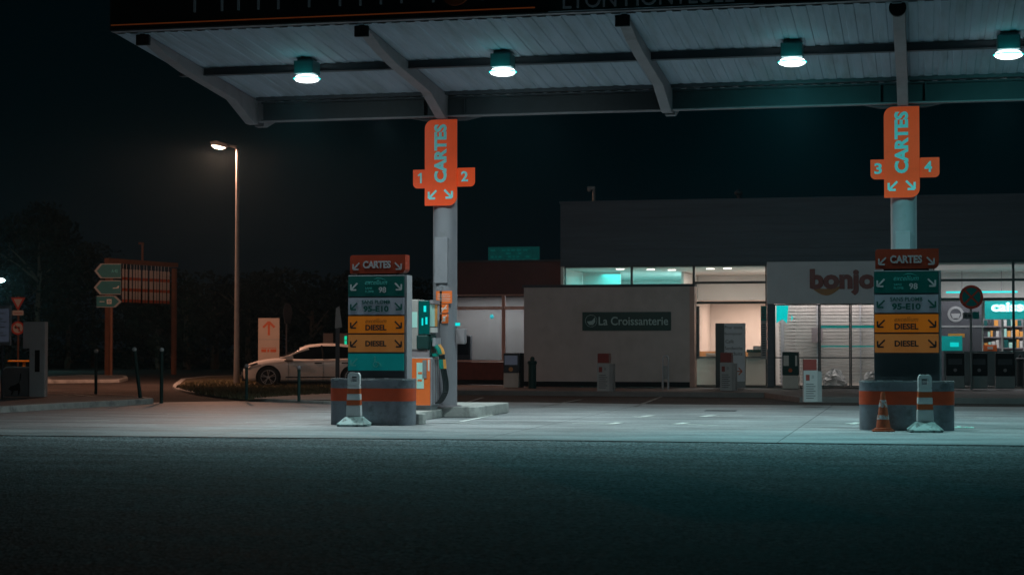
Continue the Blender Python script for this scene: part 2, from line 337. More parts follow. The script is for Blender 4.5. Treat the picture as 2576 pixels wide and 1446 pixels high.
def arrow_poly(cx, cz, L, ang, th=0.2):
    """arrow with head, pointing along ang; returns list of polygons (shaft, head bars) joined in one MB later"""
    t = L*th; h = L*0.62
    segs = []
    d = Vector((math.cos(ang), math.sin(ang))); n = Vector((-d.y, d.x)); c = Vector((cx, cz))
    tip = c + d*L/2; tail = c - d*L/2
    segs.append([tail+n*t/2, tail-n*t/2, tip-n*t/2-d*t*0.5, tip+n*t/2-d*t*0.5])
    for sg in (1, -1):
        e = (-d + n*sg).normalized(); q = Vector((-e.y, e.x))*(t/2)*sg
        a0 = tip + d*t*0.25; a1 = a0 + e*h
        segs.append([a0+q, a0-q, a1-q, a1+q])
    return segs
def arrow(cx, cz, L, ang, y, m, parent, th=0.2, depth=0.004, world=False, name='arrow'):
    b = MB()
    for i, pg in enumerate(arrow_poly(cx, cz, L, ang, th)): b.prism([tuple(p) for p in pg], y-depth-i*0.0007, y+0.001, 'y')
    return b.build(name, m, parent, world=world)
def rrect(x0, z0, x1, z1, r=(0,0,0,0), n=6):
    """corner radii: bottom-left, bottom-right, top-right, top-left"""
    pts = []
    for (cx, cz, rad, a0) in ((x0, z0, r[0], 180), (x1, z0, r[1], 270), (x1, z1, r[2], 0), (x0, z1, r[3], 90)):
        if rad <= 0: pts.append((cx, cz)); continue
        ox = cx + (rad if cx == x0 else -rad); oz = cz + (rad if cz == z0 else -rad)
        for k in range(n+1):
            a = R(a0 + 90*k/n); pts.append((ox + rad*math.cos(a), oz + rad*math.sin(a)))
    return pts
def circle(cx, cz, r, n=28): return [(cx+r*math.cos(2*math.pi*k/n), cz+r*math.sin(2*math.pi*k/n)) for k in range(n)]
def ringprism(b, cx, cz, r0, r1, y0, y1, n=28, mi=0):
    vs = []; fs = []
    for k in range(n):
        t = 2*math.pi*k/n
        for (r, y) in ((r0,y0),(r1,y0),(r1,y1),(r0,y1)): vs.append((cx+r*math.cos(t), y, cz+r*math.sin(t)))
    for k in range(n):
        a = 4*k; c = 4*((k+1) % n)
        for j in range(4): fs.append((a+j, a+(j+1)%4, c+(j+1)%4, c+j))
    return b.add(vs, fs, mi)
def area(name, loc, size, power, col, rot=(0,0,0), spread=180, size_y=None, parent=None):
    l = bpy.data.lights.new(name, 'AREA'); l.energy = power; l.color = col; l.size = size
    if size_y: l.shape = 'RECTANGLE'; l.size_y = size_y
    else: l.shape = 'DISK'
    l.spread = R(spread)
    o = bpy.data.objects.new(name, l); COL.objects.link(o); o.location = loc; o.rotation_euler = rot; o.parent = parent
    return o
def point(name, loc, r, power, col, parent=None):
    l = bpy.data.lights.new(name, 'POINT'); l.energy = power; l.color = col; l.shadow_soft_size = r
    o = bpy.data.objects.new(name, l); COL.objects.link(o); o.location = loc; o.parent = parent
    return o

# ================================================================== GROUND
def sheet(name, pts, z, m, thick=None, bevel=0):
    b = MB()
    if thick: b.prism(pts, z-thick, z, 'z')
    else: b.add([(p[0], p[1], z) for p in pts], [tuple(range(len(pts)))])
    return b.build(name, m, loc=(0,0,0), bevel=bevel)
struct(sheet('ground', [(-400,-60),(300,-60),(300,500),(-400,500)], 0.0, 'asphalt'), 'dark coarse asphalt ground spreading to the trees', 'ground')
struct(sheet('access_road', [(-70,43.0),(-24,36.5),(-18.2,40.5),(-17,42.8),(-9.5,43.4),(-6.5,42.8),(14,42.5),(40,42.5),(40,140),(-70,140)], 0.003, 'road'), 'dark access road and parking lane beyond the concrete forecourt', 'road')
jn = 26.62
def jy(x): return 26.62 + 0.06*(x+7) if x < -7 else 26.62 + 0.012*(x+7)
conc = [(-22.5, jy(-22.5)), (-15, jy(-15)), (-7, 26.62), (2, 26.75), (14, 26.85), (14, 43.0), (-6.5, 43.3), (-9.5, 43.9), (-13, 43.6), (-17.0, 43.2), (-18.9, 41.6), (-24, 37), (-30, 33), (-32, 25.0)]
struct(sheet('forecourt', conc, 0.006, 'concrete'), 'pale concrete forecourt slab under the canopy', 'forecourt')
b = MB()                                                              # open joint between slab and asphalt
for (x0, y0), (x1, y1) in zip([(-32,25.0),(-22.5,jy(-22.5)),(-15,jy(-15)),(-7,26.62),(2,26.75)], [(-22.5,jy(-22.5)),(-15,jy(-15)),(-7,26.62),(2,26.75),(14,26.85)]):
    b.add([(x0,y0-0.05,0.010),(x1,y1-0.05,0.010),(x1,y1+0.06,0.010),(x0,y0+0.06,0.010)], [(0,1,2,3)])
struct(b.build('expansion_joint', 'black', loc=(0,0,0)), 'dark tar joint along the front edge of the concrete slab', 'joint')

# worn white bay corner marks on the slab (each a stroke and a tick)
marks = [((420,1042),(555,1042),(455,1044.5)), ((190,1060),(275,1057),(240,1058)), ((1240,1045),(1160,1061),None), ((1440,1066),(1545,1067),(1558,1063)),
         ((1592,1048),(1612,1050),(1640,1046)), ((1702,1067),(1806,1071),(1738,1064)), ((1770,1048),(1868,1046),(1790,1046)), ((1112,1063),(1200,1066),None),
         ((2140,1068),(2160,1066),None), ((2405,1051),(2500,1051),(2412,1047)), ((618,1063),(735,1063),None), ((1072,1089),(1086,1089.5),None)]
b = MB()
def stroke(b, p, q, wd, z=0.011):
    d = (q-p); d.z = 0; d.normalize(); n = Vector((-d.y, d.x, 0))*wd/2
    b.add([(*(p+n).xy, z), (*(p-n).xy, z), (*(q-n).xy, z), (*(q+n).xy, z)], [(0,1,2,3)])
for p, q, t in marks:
    P0, Q0 = G(*p), G(*q); stroke(b, P0, Q0, 0.09)
for x, y, L in ((1547,1066.5,1), (1628,1048,1), (1716,1066.5,1), (1783,1047.5,1), (2150,1066,1)):
    P0 = G(x-16, y+1.6); Q0 = G(x+12, y-2.2); stroke(b, P0, Q0, 0.16, 0.014)
struct(b.build('forecourt_marking', 'paint', loc=(0,0,0)), 'small worn white bay corner marks on the concrete', 'marking')
b = MB()
for p, q in (((1360,1024),(1462,1005)), ((1596,1024),(1672,995)), ((1150,1020),(1215,1000)), ((1340,994),(1440,991))):
    stroke(b, G(*p), G(*q), 0.10, 0.010)
for p, q in (((120,984),(236,990)), ((236,990),(360,996))): stroke(b, G(*p), G(*q), 0.11, 0.010)
struct(b.build('road_marking', 'paint_faint', loc=(0,0,0)), 'faded white lines on the dark asphalt lanes', 'marking')
b = MB(); a = G(1775,1033); c = G(1846,1036); b.box(a.x, a.y-0.25, 0.008, c.x, a.y+0.2, 0.013)
struct(b.build('drain_grate', 'black', loc=(0,0,0)), 'dark metal drain cover in the concrete', 'drain')

# pavement before the shops, with kerb
def raised(name, pts, h, top, edge, label, cat, inset=0.16):
    """raised area: kerb ring (edge) and inner surface (top)"""
    c = Vector((sum(p[0] for p in pts)/len(pts), sum(p[1] for p in pts)/len(pts)))
    n = len(pts); ins = []
    for i in range(n):
        p0, p1, p2 = Vector(pts[i-1]), Vector(pts[i]), Vector(pts[(i+1) % n])
        d1 = (p1-p0).normalized(); d2 = (p2-p1).normalized()
        n1 = Vector((-d1.y, d1.x)); n2 = Vector((-d2.y, d2.x)); m = (n1+n2); m = m/max(0.5, m.length_squared/2)
        ins.append(p1 + m*inset)
    area2 = sum(pts[i-1][0]*pts[i][1]-pts[i][0]*pts[i-1][1] for i in range(n))
    if area2 < 0: ins = [Vector(pts[i])*2-ins[i] for i in range(n)]
    t = thing(name, (0,0,0), label, cat, kind='structure')
    k = MB()
    vs = [(p[0],p[1],-0.01) for p in pts]+[(p[0],p[1],h-0.02) for p in pts]+[(p[0]*0.94+q.x*0.06,p[1]*0.94+q.y*0.06,h) for p,q in zip(pts,ins)]+[(q.x,q.y,h) for q in ins]+[(q.x,q.y,h-0.03) for q in ins]
    fs = []
    for lv in range(4):
        for i in range(n): fs.append((lv*n+i, lv*n+(i+1)%n, (lv+1)*n+(i+1)%n, (lv+1)*n+i))
    k.add(vs, fs); k.build('kerb', edge, t)
    s = MB(); s.add([(q.x,q.y,h-0.012) for q in ins], [tuple(range(n))]); s.build('surface', top, t)
    return t
raised('pavement', [(-14.8,50.0),(-4.2,49.2),(-3.0,45.4),(16,44.9),(16,70),(-14.8,70)], 0.14, 'pave', 'kerb' if False else 'pave', 'dark raised pavement in front of the shops', 'pavement')
lk = [G(386,1016), G(313,1021), G(174,1028), G(0,1039), Vector((-30,33.5,0)), Vector((-34,40,0)), Vector((-32,50,0)), G(-40,991,.14), G(190,991,.14), G(240,996,.14), G(352,997,.14), G(383,1000,.14)]
raised('kerbed_island', [(p.x, p.y) for p in lk], 0.14, 'pave', 'kerb', 'low kerbed pavement with pale edge at the left of the forecourt', 'pavement', 0.2)
gk = [G(x, y) for x, y in ((620,1009),(556,1002.5),(487,993),(445,984),(434,977),(436,972))] 
gk = [G(900,1018), G(828,1017)] + gk + [G(455,957), G(520,950), G(640,947), G(900,946)]
gp = [(p.x, p.y) for p in gk]
raised('grass_island', gp, 0.08, 'grass', 'kerb', 'rounded kerbed grass island beside the access road', 'verge', 0.2)
p1 = [G(x, y, .08) for x, y in ((606,1000.5),(700,992),(880,985),(905,1007),(828,1005.5),(640,1002.5))]
struct(sheet('footpath', [(p.x,p.y) for p in p1], 0.084, 'kerb'), 'pinkish footpath strip along the grass island', 'path')
far = [G(125,972), G(210,957), G(320,952), G(331,955), G(320,962)]
raised('traffic_island', [(p.x,p.y) for p in [G(120,964),G(300,962),G(322,957),G(318,951),G(200,950),G(110,955)]], 0.12, 'pave', 'kerb', 'low traffic island across the lit road under the arrow signs', 'island')
# grass blades
gb = MB(); rg = random.Random(3)
inner = [G(x, y, .13) for x, y in ((442,970),(500,985),(620,999),(700,992),(880,983),(880,952),(640,952),(530,954),(465,960))]
def inpoly(x, y, P):
    c = False
    for i in range(len(P)):
        a, b_ = P[i-1], P[i]
        if (a.y > y) != (b_.y > y) and x < (b_.x-a.x)*(y-a.y)/(b_.y-a.y)+a.x: c = not c
    return c
xs = [p.x for p in inner]; ys = [p.y for p in inner]; cnt = 0
while cnt < 9000:
    x = rg.uniform(min(xs), max(xs)); y = rg.uniform(min(ys), max(ys)) if rg.random() < .4 else rg.uniform(min(ys), min(ys)+12)
    if not inpoly(x, y, inner): continue
    cnt += 1; h = rg.uniform(0.04, 0.11); a = rg.uniform(0, 6.28); dx = math.cos(a)*0.03; dy = math.sin(a)*0.03; lx = rg.uniform(-.03,.03)
    gb.add([(x-dx,y-dy,0.06),(x+dx,y+dy,0.06),(x+lx,y+lx,0.07+h)], [(0,1,2)])
tag(gb.build('grass', 'blade', loc=(0,0,0)), 'short rough grass growing on the island behind the bollards', 'grass', kind='stuff')

# ================================================================== CANOPY
CY = 34.76; COLX = (-9.26, -0.34); RIBX = (-13.25, -9.26, -4.78, -0.34, 4.1, 8.55)
def deckz(y): return 6.85 - (min(abs(y-CY), 5.66))*0 - (y-29.1)*0.082 if y <= CY else 6.85 - (CY-29.1)*0.082 + (y-CY)*0.082
canopy = thing('canopy', (-2.6, CY, 0), 'large grey steel canopy over the pumps with sloping ribbed roof', 'canopy')
YB = 2*CY - 29.1
X0, X1 = -13.74, 11.0
# ribbed deck: trapezoid corrugation, two wings
def deck(y0, y1, nm):
    b = MB(); pitch = 0.25; xs = []; x = X0+0.05
    while x < X1: xs += [(x, 0), (x+pitch*0.55, 0), (x+pitch*0.62, 0.014), (x+pitch*0.93, 0.014)]; x += pitch
    vs = []
    for (xx, dz) in xs: vs += [(xx, y0, deckz(y0)+dz), (xx, y1, deckz(y1)+dz)]
    b.add(vs, [(2*i, 2*i+1, 2*i+3, 2*i+2) for i in range(len(xs)-1)])
    o = b.build(nm, 'deck', canopy, world=True); return o
deck(29.12, CY, 'roof_deck'); deck(CY+0.002, YB, 'roof_deck')
b = MB(); b.add([(X0,29.05,6.98),(X1,29.05,6.98),(X1,CY,6.52),(X0,CY,6.52),(X1,YB,6.98),(X0,YB,6.98)], [(0,1,2,3),(3,2,4,5)])
b.build('roof_cover', 'black', canopy, world=True)
# I-beam at the column line
def ibeam(b, x0, x1, yc, z0, z1, wf=0.26, tf=0.03, tw=0.02):
    b.box(x0, yc-wf/2, z0, x1, yc+wf/2, z0+tf); b.box(x0, yc-wf/2, z1-tf, x1, yc+wf/2, z1); b.box(x0, yc-tw/2, z0+tf, x1, yc+tw/2, z1-tf)
b = MB(); ibeam(b, -13.1, X1, CY, 5.97, 6.36)
for cx in COLX:
    for sx in (-0.42, 0.42):
        b.box(cx+sx-0.012, CY-0.125, 6.001, cx+sx+0.012, CY-0.012, 6.329)
    b.prism([(cx-0.75, 5.968), (cx-0.42, 5.90), (cx+0.42, 5.90), (cx+0.75, 5.968)], CY-0.12, CY+0.12, 'y')
b.build('main_beam', 'steel_dark', canopy, world=True)
b = MB(); b.box(-13.1, CY-0.30, 5.94, X1, CY-0.135, 5.962); b.build('beam_lip', 'steel', canopy, world=True)
b = MB(); b.box(-13.1, CY-0.42, 6.36, X1, CY-0.30, 6.405+0.02); b.build('edge_channel', 'steel_dark', canopy, world=True)
for yp in (31.8, 2*CY-31.8):
    b = MB(); z = deckz(yp); b.box(X0+0.1, yp-0.05, z-0.13, X1, yp+0.05, z-0.004); b.box(X0+0.1, yp-0.10, z-0.142, X1, yp+0.06, z-0.13)
    b.build('purlin', 'steel_dark', canopy, world=True)
# ribs: tapered box girders
prof = [(29.30,6.81),(29.34,6.76),(30.18,6.58),(31.02,6.46),(33.35,6.25),(34.40,5.90),(34.62,5.90)]
def ribmb(cx, mirror):
    b = MB(); hw = 0.10
    pts = prof + [(CY-0.16,5.93),(CY-0.16,6.385),(29.30,6.825)]
    if mirror: pts = [(2*CY-y, z) for y, z in pts]
    b.prism(pts, cx-hw, cx+hw, 'x'); return b
for cx in RIBX:
    for mir in (False, True): ribmb(cx, mir).build('rib', 'steel', canopy, world=True, bevel=0.012)
for cx in RIBX[:3]:
    b = MB(); b.box(cx-0.12, 29.20, 6.66, cx+0.12, 29.28, 6.88); b.build('end_cap', 'black', canopy, world=True)
b = MB(); b.prism(circle(RIBX[3]-0.02, 6.78, 0.135), 29.19, 29.29, 'y'); b.build('round_cap', 'black', canopy, world=True, smooth=True)
# fascia
b = MB(); b.box(X0, 29.0, 6.90, X1, 29.06, 8.0); b.build('fascia', 'fascia', canopy, world=True)
b = MB(); b.box(X0, 28.98, 6.872, X1, 29.20, 6.898); b.build('fascia_lip', 'steel', canopy, world=True)
b = MB(); b.box(X0, 28.985, 6.975, -6.2, 29.0, 6.995); b.box(-2.35, 28.985, 6.975, X1, 29.0, 6.995); b.build('edge_strip', 'fascia_line', canopy, world=True)
b = MB(); b.prism([(29.0,6.90),(29.0,8.0),(YB,8.0),(YB,6.90),(CY,6.45)], X0-0.03, X0, 'x'); b.build('side_fascia', 'steel_dark', canopy, world=True)
b = MB(); b.box(X0, YB, 6.90, X1, YB+0.06, 8.0); b.build('fascia', 'fascia', canopy, world=True)
b = MB(); b.box(-5.95, 28.955, 6.905, -2.6, 28.998, 7.75); b.build('name_panel', 'sign_green', canopy, world=True)
b = MB(); b.box(-5.97, 28.95, 6.898, -2.62, 28.998, 6.904); b.build('panel_edge', 'fascia_letter', canopy, world=True)
text('LYON MONTLUEL', -4.32, 7.07, 2.80, 0.27, 28.954, 'fascia_letter', canopy, world=True, bold=0.0, depth=0.03)
b = MB(); rr = random.Random(5)
x = -12.2
while x < -6.9:
    b = MB(); b.box(x, 28.96, 7.14 + 0.012*rr.random(), x+0.035, 28.998, 7.6); x += rr.choice((0.30, 0.36, 0.5, 0.55))
    b.build('fascia_strip', 'fascia_letter', canopy, world=True)
b = MB(); b.prism(circle(-7.55, 7.33, 0.26), 28.95, 28.998, 'y'); b.build('fascia_emblem', 'rust', canopy, world=True)
# columns with their cover plates
for cx in COLX:
    b = MB(); b.lathe([(0.24,0.2),(0.24,5.90)], (cx, CY), 40); c_ = b.build('column', 'column', canopy, world=True, smooth=True)
    b = MB(); b.lathe([(0.33,0.205),(0.33,0.235),(0.25,0.24)], (cx, CY), 40); b.build('column_foot', 'steel', canopy, world=True, smooth=True)
    b = MB(); b.box(cx-0.15, CY-0.275, 2.65, cx+0.12, CY-0.19, 3.55); b.build('column_cover', 'column', canopy, world=True, bevel=0.008)
    b = MB(); b.box(cx-0.04, CY-0.262, 0.5, cx+0.0, CY-0.235, 2.6); b.build('cable_duct', 'column', canopy, world=True)

# ---- lamps under the canopy
LW = (0.80, 1.0, 0.99)
def canopy_lamp(x, y, z, label, col=LW, pw=95, cy=26, lens='lens', spr=None):
    t = thing('canopy_lamp', (x, y, z), label, 'lamp', 'square floodlights under the canopy')
    top = deckz(y)-z-0.004
    b = MB(); b.prism(rrect(-0.185, 0.135, 0.185, top-0.05, (0.02,0.02,0.01,0.01), 3), -0.2, 0.2, 'y'); b.box(-0.14, -0.14, top-0.05, 0.14, 0.14, top)
    b.build('housing', 'lamp_box', t, bevel=0.01)
    b = MB(); b.lathe([(0.15,0.0),(0.215,0.025),(0.235,0.06),(0.20,0.11),(0.12,0.133)], (0,0), 10); b.build('lens', lens, t)
    b = MB()
    for k_ in range(24):
        pass
    n = 28; vs = []; fs = []
    for k_ in range(n):
        a_ = 2*math.pi*k_/n
        for (r_, z_) in ((0.236,0.052),(0.252,0.062),(0.236,0.072)): vs.append((r_*math.cos(a_), r_*math.sin(a_), z_))
    for k_ in range(n):
        p_ = 3*k_; q_ = 3*((k_+1) % n); fs += [(p_, q_, q_+1, p_+1), (p_+1, q_+1, q_+2, p_+2)]
    b.add(vs, fs); b.build('halo_ring', 'lens_halo', t)  # glowing ring standing in for the cyan halo round the lamp
    area('canopy_lamp_light', (0,0,-0.015), 0.30, pw, col, spread=spr or SPR, parent=t)
    if y > CY:
        l = bpy.data.lights.new('facade_fill_spot', 'SPOT'); l.energy = REAR*(1 if x < -2 else 0.45); l.color = (1.0, 0.80, 0.72) if x < -5 else ((0.75,0.95,1.0) if x < 0 else (0.25,0.9,0.9)); l.spot_size = R(115); l.spot_blend = 0.8; l.shadow_soft_size = 0.2  # added spot brightening the shop front, tinted by position
        o = bpy.data.objects.new('facade_fill_spot', l); COL.objects.link(o); o.parent = t; o.location = (0, 0.05, -0.17); o.rotation_euler = (R(84), 0, 0)
    for rx, k_, c_ in ((58, 0.0 if y > CY else (60.0 if x < -5 else 110.0), (0.70, 1.0, 0.98) if x < -5 else (0.14, 1.0, 0.95)), (-44, cy*1.15, (0.10, 0.80, 0.88))):
        if not k_: continue
        l = bpy.data.lights.new('canopy_fill_spot', 'SPOT'); l.energy = k_; l.color = c_; l.spot_size = R(110 if rx > 0 else 86); l.spot_blend = 1.0; l.shadow_soft_size = 0.16  # added spots: one towards the column signs, one cyan onto the front asphalt
        o = bpy.data.objects.new('canopy_fill_spot', l); COL.objects.link(o); o.parent = t; o.location = (0, 0, -0.17); o.rotation_euler = (R(rx), 0, 0)
    if y < CY: point('halo_fill_point', (0, -0.36, 0.03), 0.08, 1.1, (0.0, 0.9, 0.85), parent=t)  # added cyan point for the halo on housing and deck
    return t
SPR = 132; REAR = 190
M['lamp_box'] = mat('teal_grey_lamp_box', (0.05, 0.12, 0.13), 0.5, 0, 0.1, 5, spec=0.3)
LYY = 31.35
lx = [AY(x, y, LYY) for x, y in ((772,207),(1265,192),(1993,167),(2537,147))]; LZ = lx[0].z; lx = [v.x for v in lx]
canopy_lamp(lx[0], LYY, LZ, 'bright white lamp under the leftmost bay of the canopy', cy=400, pw=142)
canopy_lamp(lx[1], LYY, LZ, 'bright white lamp under the canopy just right of the first column', cy=130, pw=146, spr=148)
canopy_lamp(lx[2], LYY, LZ, 'bright cyan haloed lamp under the canopy left of the second column', (0.55,1.0,0.98), 112, 600)
canopy_lamp(lx[3], LYY, LZ, 'bright lamp under the canopy at the right edge of the photo', (0.45,1.0,0.98), 82, 90)
for x, c in ((-11.2,LW), (-7.6,LW), (-2.4,LW), (1.5,(0.6,1,1))):
    canopy_lamp(x, 37.0, 6.36, 'lamp behind the main beam under the rear half of the canopy', c, 84, 14)

# ---- CARTES signs on the columns
def column_sign(cx, n1, n2, label):
    y = CY-0.30
    t = thing('column_sign', (cx, y, 4.18), label, 'sign', 'orange card payment signs on the canopy columns')
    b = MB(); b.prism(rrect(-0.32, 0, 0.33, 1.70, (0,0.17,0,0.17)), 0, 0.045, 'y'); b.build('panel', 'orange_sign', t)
    b = MB(); b.box(-0.10,0.045,0.3,0.10,0.10,0.42); b.box(-0.10,0.045,1.3,0.10,0.10,1.42); b.build('bracket', 'steel', t)
    text('CARTES', 0.0, 1.03, 0.255, 1.16, -0.001, 'teal_cast_letter', t, bold=0.045, rot=1)
    arrow(-0.155, 0.225, 0.21, R(225), -0.001, 'teal_cast_letter', t); arrow(0.155, 0.235, 0.21, R(-45), -0.001, 'teal_cast_letter', t)
    for sx, n in ((-1, n1), (1, n2)):
        b = MB(); x0, x1 = (-0.57, -0.322) if sx < 0 else (0.332, 0.69)
        z0 = 0.35 if sx < 0 else 0.37
        rr_ = (0.09,0,0,0) if sx < 0 else (0,0.09,0,0.03)
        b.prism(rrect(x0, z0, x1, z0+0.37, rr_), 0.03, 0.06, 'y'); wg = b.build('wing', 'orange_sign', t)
        if n == '1':
            b = MB(); zc_ = z0+0.20; b.prism([(-0.425,zc_-0.10),(-0.39,zc_-0.10),(-0.39,zc_+0.105),(-0.42,zc_+0.105),(-0.475,zc_+0.06),(-0.46,zc_+0.035),(-0.425,zc_+0.06)], 0.025, 0.0302, 'y'); b.build('number', 'teal_cast_letter', wg)
        else: text(n, (-0.43 if sx < 0 else 0.485), z0+0.20, 0.075 if n == '1' else 0.14, 0.205, 0.029, 'teal_cast_letter', wg, bold=0.03, name='number')
    return t
column_sign(COLX[0]-0.02, '1', '2', 'orange CARTES sign numbered 1 and 2 on the left column')
column_sign(COLX[1]-0.03, '3', '4', 'orange CARTES sign numbered 3 and 4 on the right column')

# ---- small notices on column 1
def sticker(x0, z0, x1, z1, label, mark):
    y = CY-0.262
    t = thing('notice', ((x0+x1)/2, y, z0), label, 'notice')
    w_ = (x1-x0)/2; h = z1-z0
    b = MB(); b.prism(rrect(-w_, 0, w_, h, (0,0.03,0,0) ), 0, 0.012, 'y'); b.build('plate', 'orange', t)
    if mark == 'lines':
        b = MB()
        for i in range(5): b.box(-w_*0.8, -0.004, h*(0.2+0.13*i), w_*(0.8 if i % 2 else 0.7), 0.001, h*(0.23+0.13*i))
        b.build('print', 'sign_white', t)
    else:
        b = MB(); b.prism([(-w_*.7,h*.15),(-w_*.55,h*.12),(w_*.7,h*.85),(w_*.55,h*.9)], -0.004, 0.001, 'y')
        if mark == 'smoke': b.box(-w_*.7, -0.003, h*.45, w_*.7, 0.001, h*.56)
        else: b.box(-w_*.25, -0.003, h*.2, w_*.3, 0.001, h*.75)
        b.build('print', 'sign_white', t)
    return t
q = AY(1097,732,CY-.26); r_ = AY(1137,763,CY-.26); sticker(q.x, r_.z, r_.x, q.z, 'orange instruction plate with white lines on the left column', 'lines')
q = AY(1106,765,CY-.26); r_ = AY(1128,787,CY-.26); sticker(q.x, r_.z, r_.x, q.z, 'small orange no smoking plate below the instruction plate', 'smoke')
q = AY(1106,790,CY-.26); r_ = AY(1128,813,CY-.26); sticker(q.x, r_.z, r_.x, q.z, 'small orange no phone plate, lowest on the left column', 'phone')
# small dispenser box clipped to the right of column 1
t = thing('towel_box', (-8.97, CY, 1.45), 'small grey box fixed to the right side of the left column', 'box')
b = MB(); b.prism(rrect(-0.05, 0, 0.13, 0.30, (0.04,0.04,0.02,0.02)), -0.1, 0.1, 'y'); b.build('box_body', 'steel', t, bevel=0.01)
b = MB(); b.box(-0.06,-0.08,0.36,0.03,-0.05,0.42); b.build('indicator', 'led_cyan', t)

# ================================================================== PUMP ISLANDS
def island(cx, label):
    t = thing('pump_island', (cx, 0, 0), label, 'island', kind='structure')
    b = MB(); b.prism([(-0.5,31.55),(0.42,31.35),(0.48,31.42),(0.48,31.62),(-0.5,31.62)], 0.004, 0.20, 'z'); b.build('island_nose', 'kerb', t, bevel=0.015)
    b = MB(); b.prism([(-0.72,31.63),(0.02,31.63),(0.02,34.50),(-0.72,34.50)], 0.004, 0.17, 'z'); b.build('island_kerb', 'kerb', t, bevel=0.015)
    b = MB(); b.prism([(-0.72,34.52),(0.56,34.52),(0.70,34.62),(0.74,34.8),(0.74,37.2),(-0.72,37.2)], 0.004, 0.22, 'z'); b.build('island_end', 'kerb', t, bevel=0.02)
    return t
island(COLX[0], 'low concrete pump island at the foot of the left column')
island(COLX[1], 'low concrete pump island at the foot of the right column')

# ---- fuel dispenser
t = thing('fuel_pump', (-9.62, 34.0, 0.17), 'tall orange and grey fuel pump with dark hoses beside the left column', 'fuel pump')
fp = t
HW = 0.36
b = MB(); b.box(-HW+0.02,-0.24,0.002,HW-0.02,0.26,0.09); b.build('plinth', 'cup', t)
b = MB(); b.box(-HW,-0.26,0.092,HW-0.0,0.28,1.02); b.build('lower_cabinet', 'alu', t, bevel=0.01)
b = MB(); b.box(-HW+0.005,-0.283,0.10,HW-0.02,-0.262,1.00); b.build('orange_door', 'orange', t)
b = MB(); b.box(0.07,-0.290,0.42,0.215,-0.284,0.92); b.build('sticker', 'mint', t)
b = MB(); b.box(0.19,-0.296,0.62,0.27,-0.291,0.97); b.build('sticker', 'sign_back', t)
b = MB(); b.box(0.295,-0.289,0.76,0.33,-0.284,0.98); b.build('sticker', 'sign_white', t)
b = MB(); b.box(0.09,-0.293,0.56,0.18,-0.2905,0.60); b.box(0.10,-0.2935,0.70,0.18,-0.2905,0.74); b.build('sticker', 'orange', t)
b = MB(); b.box(-HW,-0.22,1.022,HW-0.06,0.24,1.16); b.build('neck', 'steel', t)
b = MB(); b.box(-HW,-0.24,1.162,0.09,0.26,2.14); b.build('upper_cabinet', 'beige_box', t, bevel=0.02)
b = MB(); b.box(-0.20,-0.246,1.60,0.07,-0.241,1.90); b.build('side_panel', 'mint', t)
b = MB(); b.box(0.092,-0.25,1.46,HW-0.05,0.26,2.12); b.build('display_head', 'disp_teal', t, bevel=0.015)
b = MB(); b.box(0.20,-0.254,1.90,0.25,-0.2505,2.02); b.box(0.16,-0.254,1.64,0.19,-0.2505,1.78); b.box(0.235,-0.254,1.66,0.275,-0.2505,1.80); b.build('screen', 'led_cyan', t)
b = MB(); b.box(0.05,-0.256,1.17,0.29,0.24,1.455); b.build('nozzle_cover', 'green_box', t, bevel=0.03)
# lane side (faces +x)
b = MB(); b.box(HW-0.048,-0.22,2.06,HW+0.02,0.27,2.13); b.build('head_trim', 'steel', t)
b = MB(); b.box(HW-0.048,-0.20,1.62,HW-0.02,0.05,2.05); b.build('price_screen', 'mint', t)
b = MB(); b.box(HW-0.048,0.052,1.62,HW-0.02,0.25,2.05); b.build('price_screen', 'noz_orange', t)
b = MB(); b.box(HW-0.048,-0.2,1.50,HW-0.02,0.26,1.60); b.build('label_strip', 'sign_white', t)
b = MB(); b.box(HW-0.10,-0.16,1.04,HW-0.04,0.24,1.455); b.build('nozzle_boot', 'green_box', t)
for i in range(4):
    yy = -0.12 + i*0.11; c_ = 'noz_green' if i < 2 else 'noz_orange'
    b = MB(); b.tube([(HW-0.04,yy,1.38),(HW+0.02,yy,1.27),(HW+0.09,yy,1.17),(HW+0.12,yy,1.08)], [0.014,0.03,0.032,0.026], 10); b.box(HW-0.02,yy-0.02,1.04,HW+0.08,yy+0.02,1.10)
    nz = b.build('nozzle', c_, t, smooth=True)
    b = MB(); b.box(HW-0.01,yy-0.035,1.24,HW+0.05,yy+0.035,1.40); b.build('spout_guard', 'alu', nz)
    pts = [(HW+0.12,yy,1.07),(HW+0.15,yy+0.01,0.80),(HW+0.20,yy+0.02,0.55),(HW+0.20,yy+0.04,0.36),(HW+0.10,yy+0.03,0.17),(HW+0.02,yy+0.02,0.12)]
    P = []
    for j in range(len(pts)-1):
        for s_ in range(5):
            u = s_/5; P.append(tuple(pts[j][k]*(1-u)+pts[j+1][k]*u for k in range(3)))
    for _ in range(3): P = [P[0]] + [tuple((P[j-1][k]+P[j][k]*2+P[j+1][k])/4 for k in range(3)) for j in range(1, len(P)-1)] + [P[-1]]
    b = MB(); b.tube(P, 0.017, 10); b.build('hose', 'hose', t, smooth=True)
    b = MB(); b.tube([(HW+0.128,yy+0.005,0.98),(HW+0.145,yy+0.01,0.80)], 0.03, 10); b.build('hose_sleeve', c_, t, smooth=True)
for i in range(5):
    b = MB(); b.box(HW+0.001,-0.2+i*0.09,0.12,HW+0.012,-0.15+i*0.09,0.98); b.build('side_slat', 'alu' if i % 2 else 'steel', t)

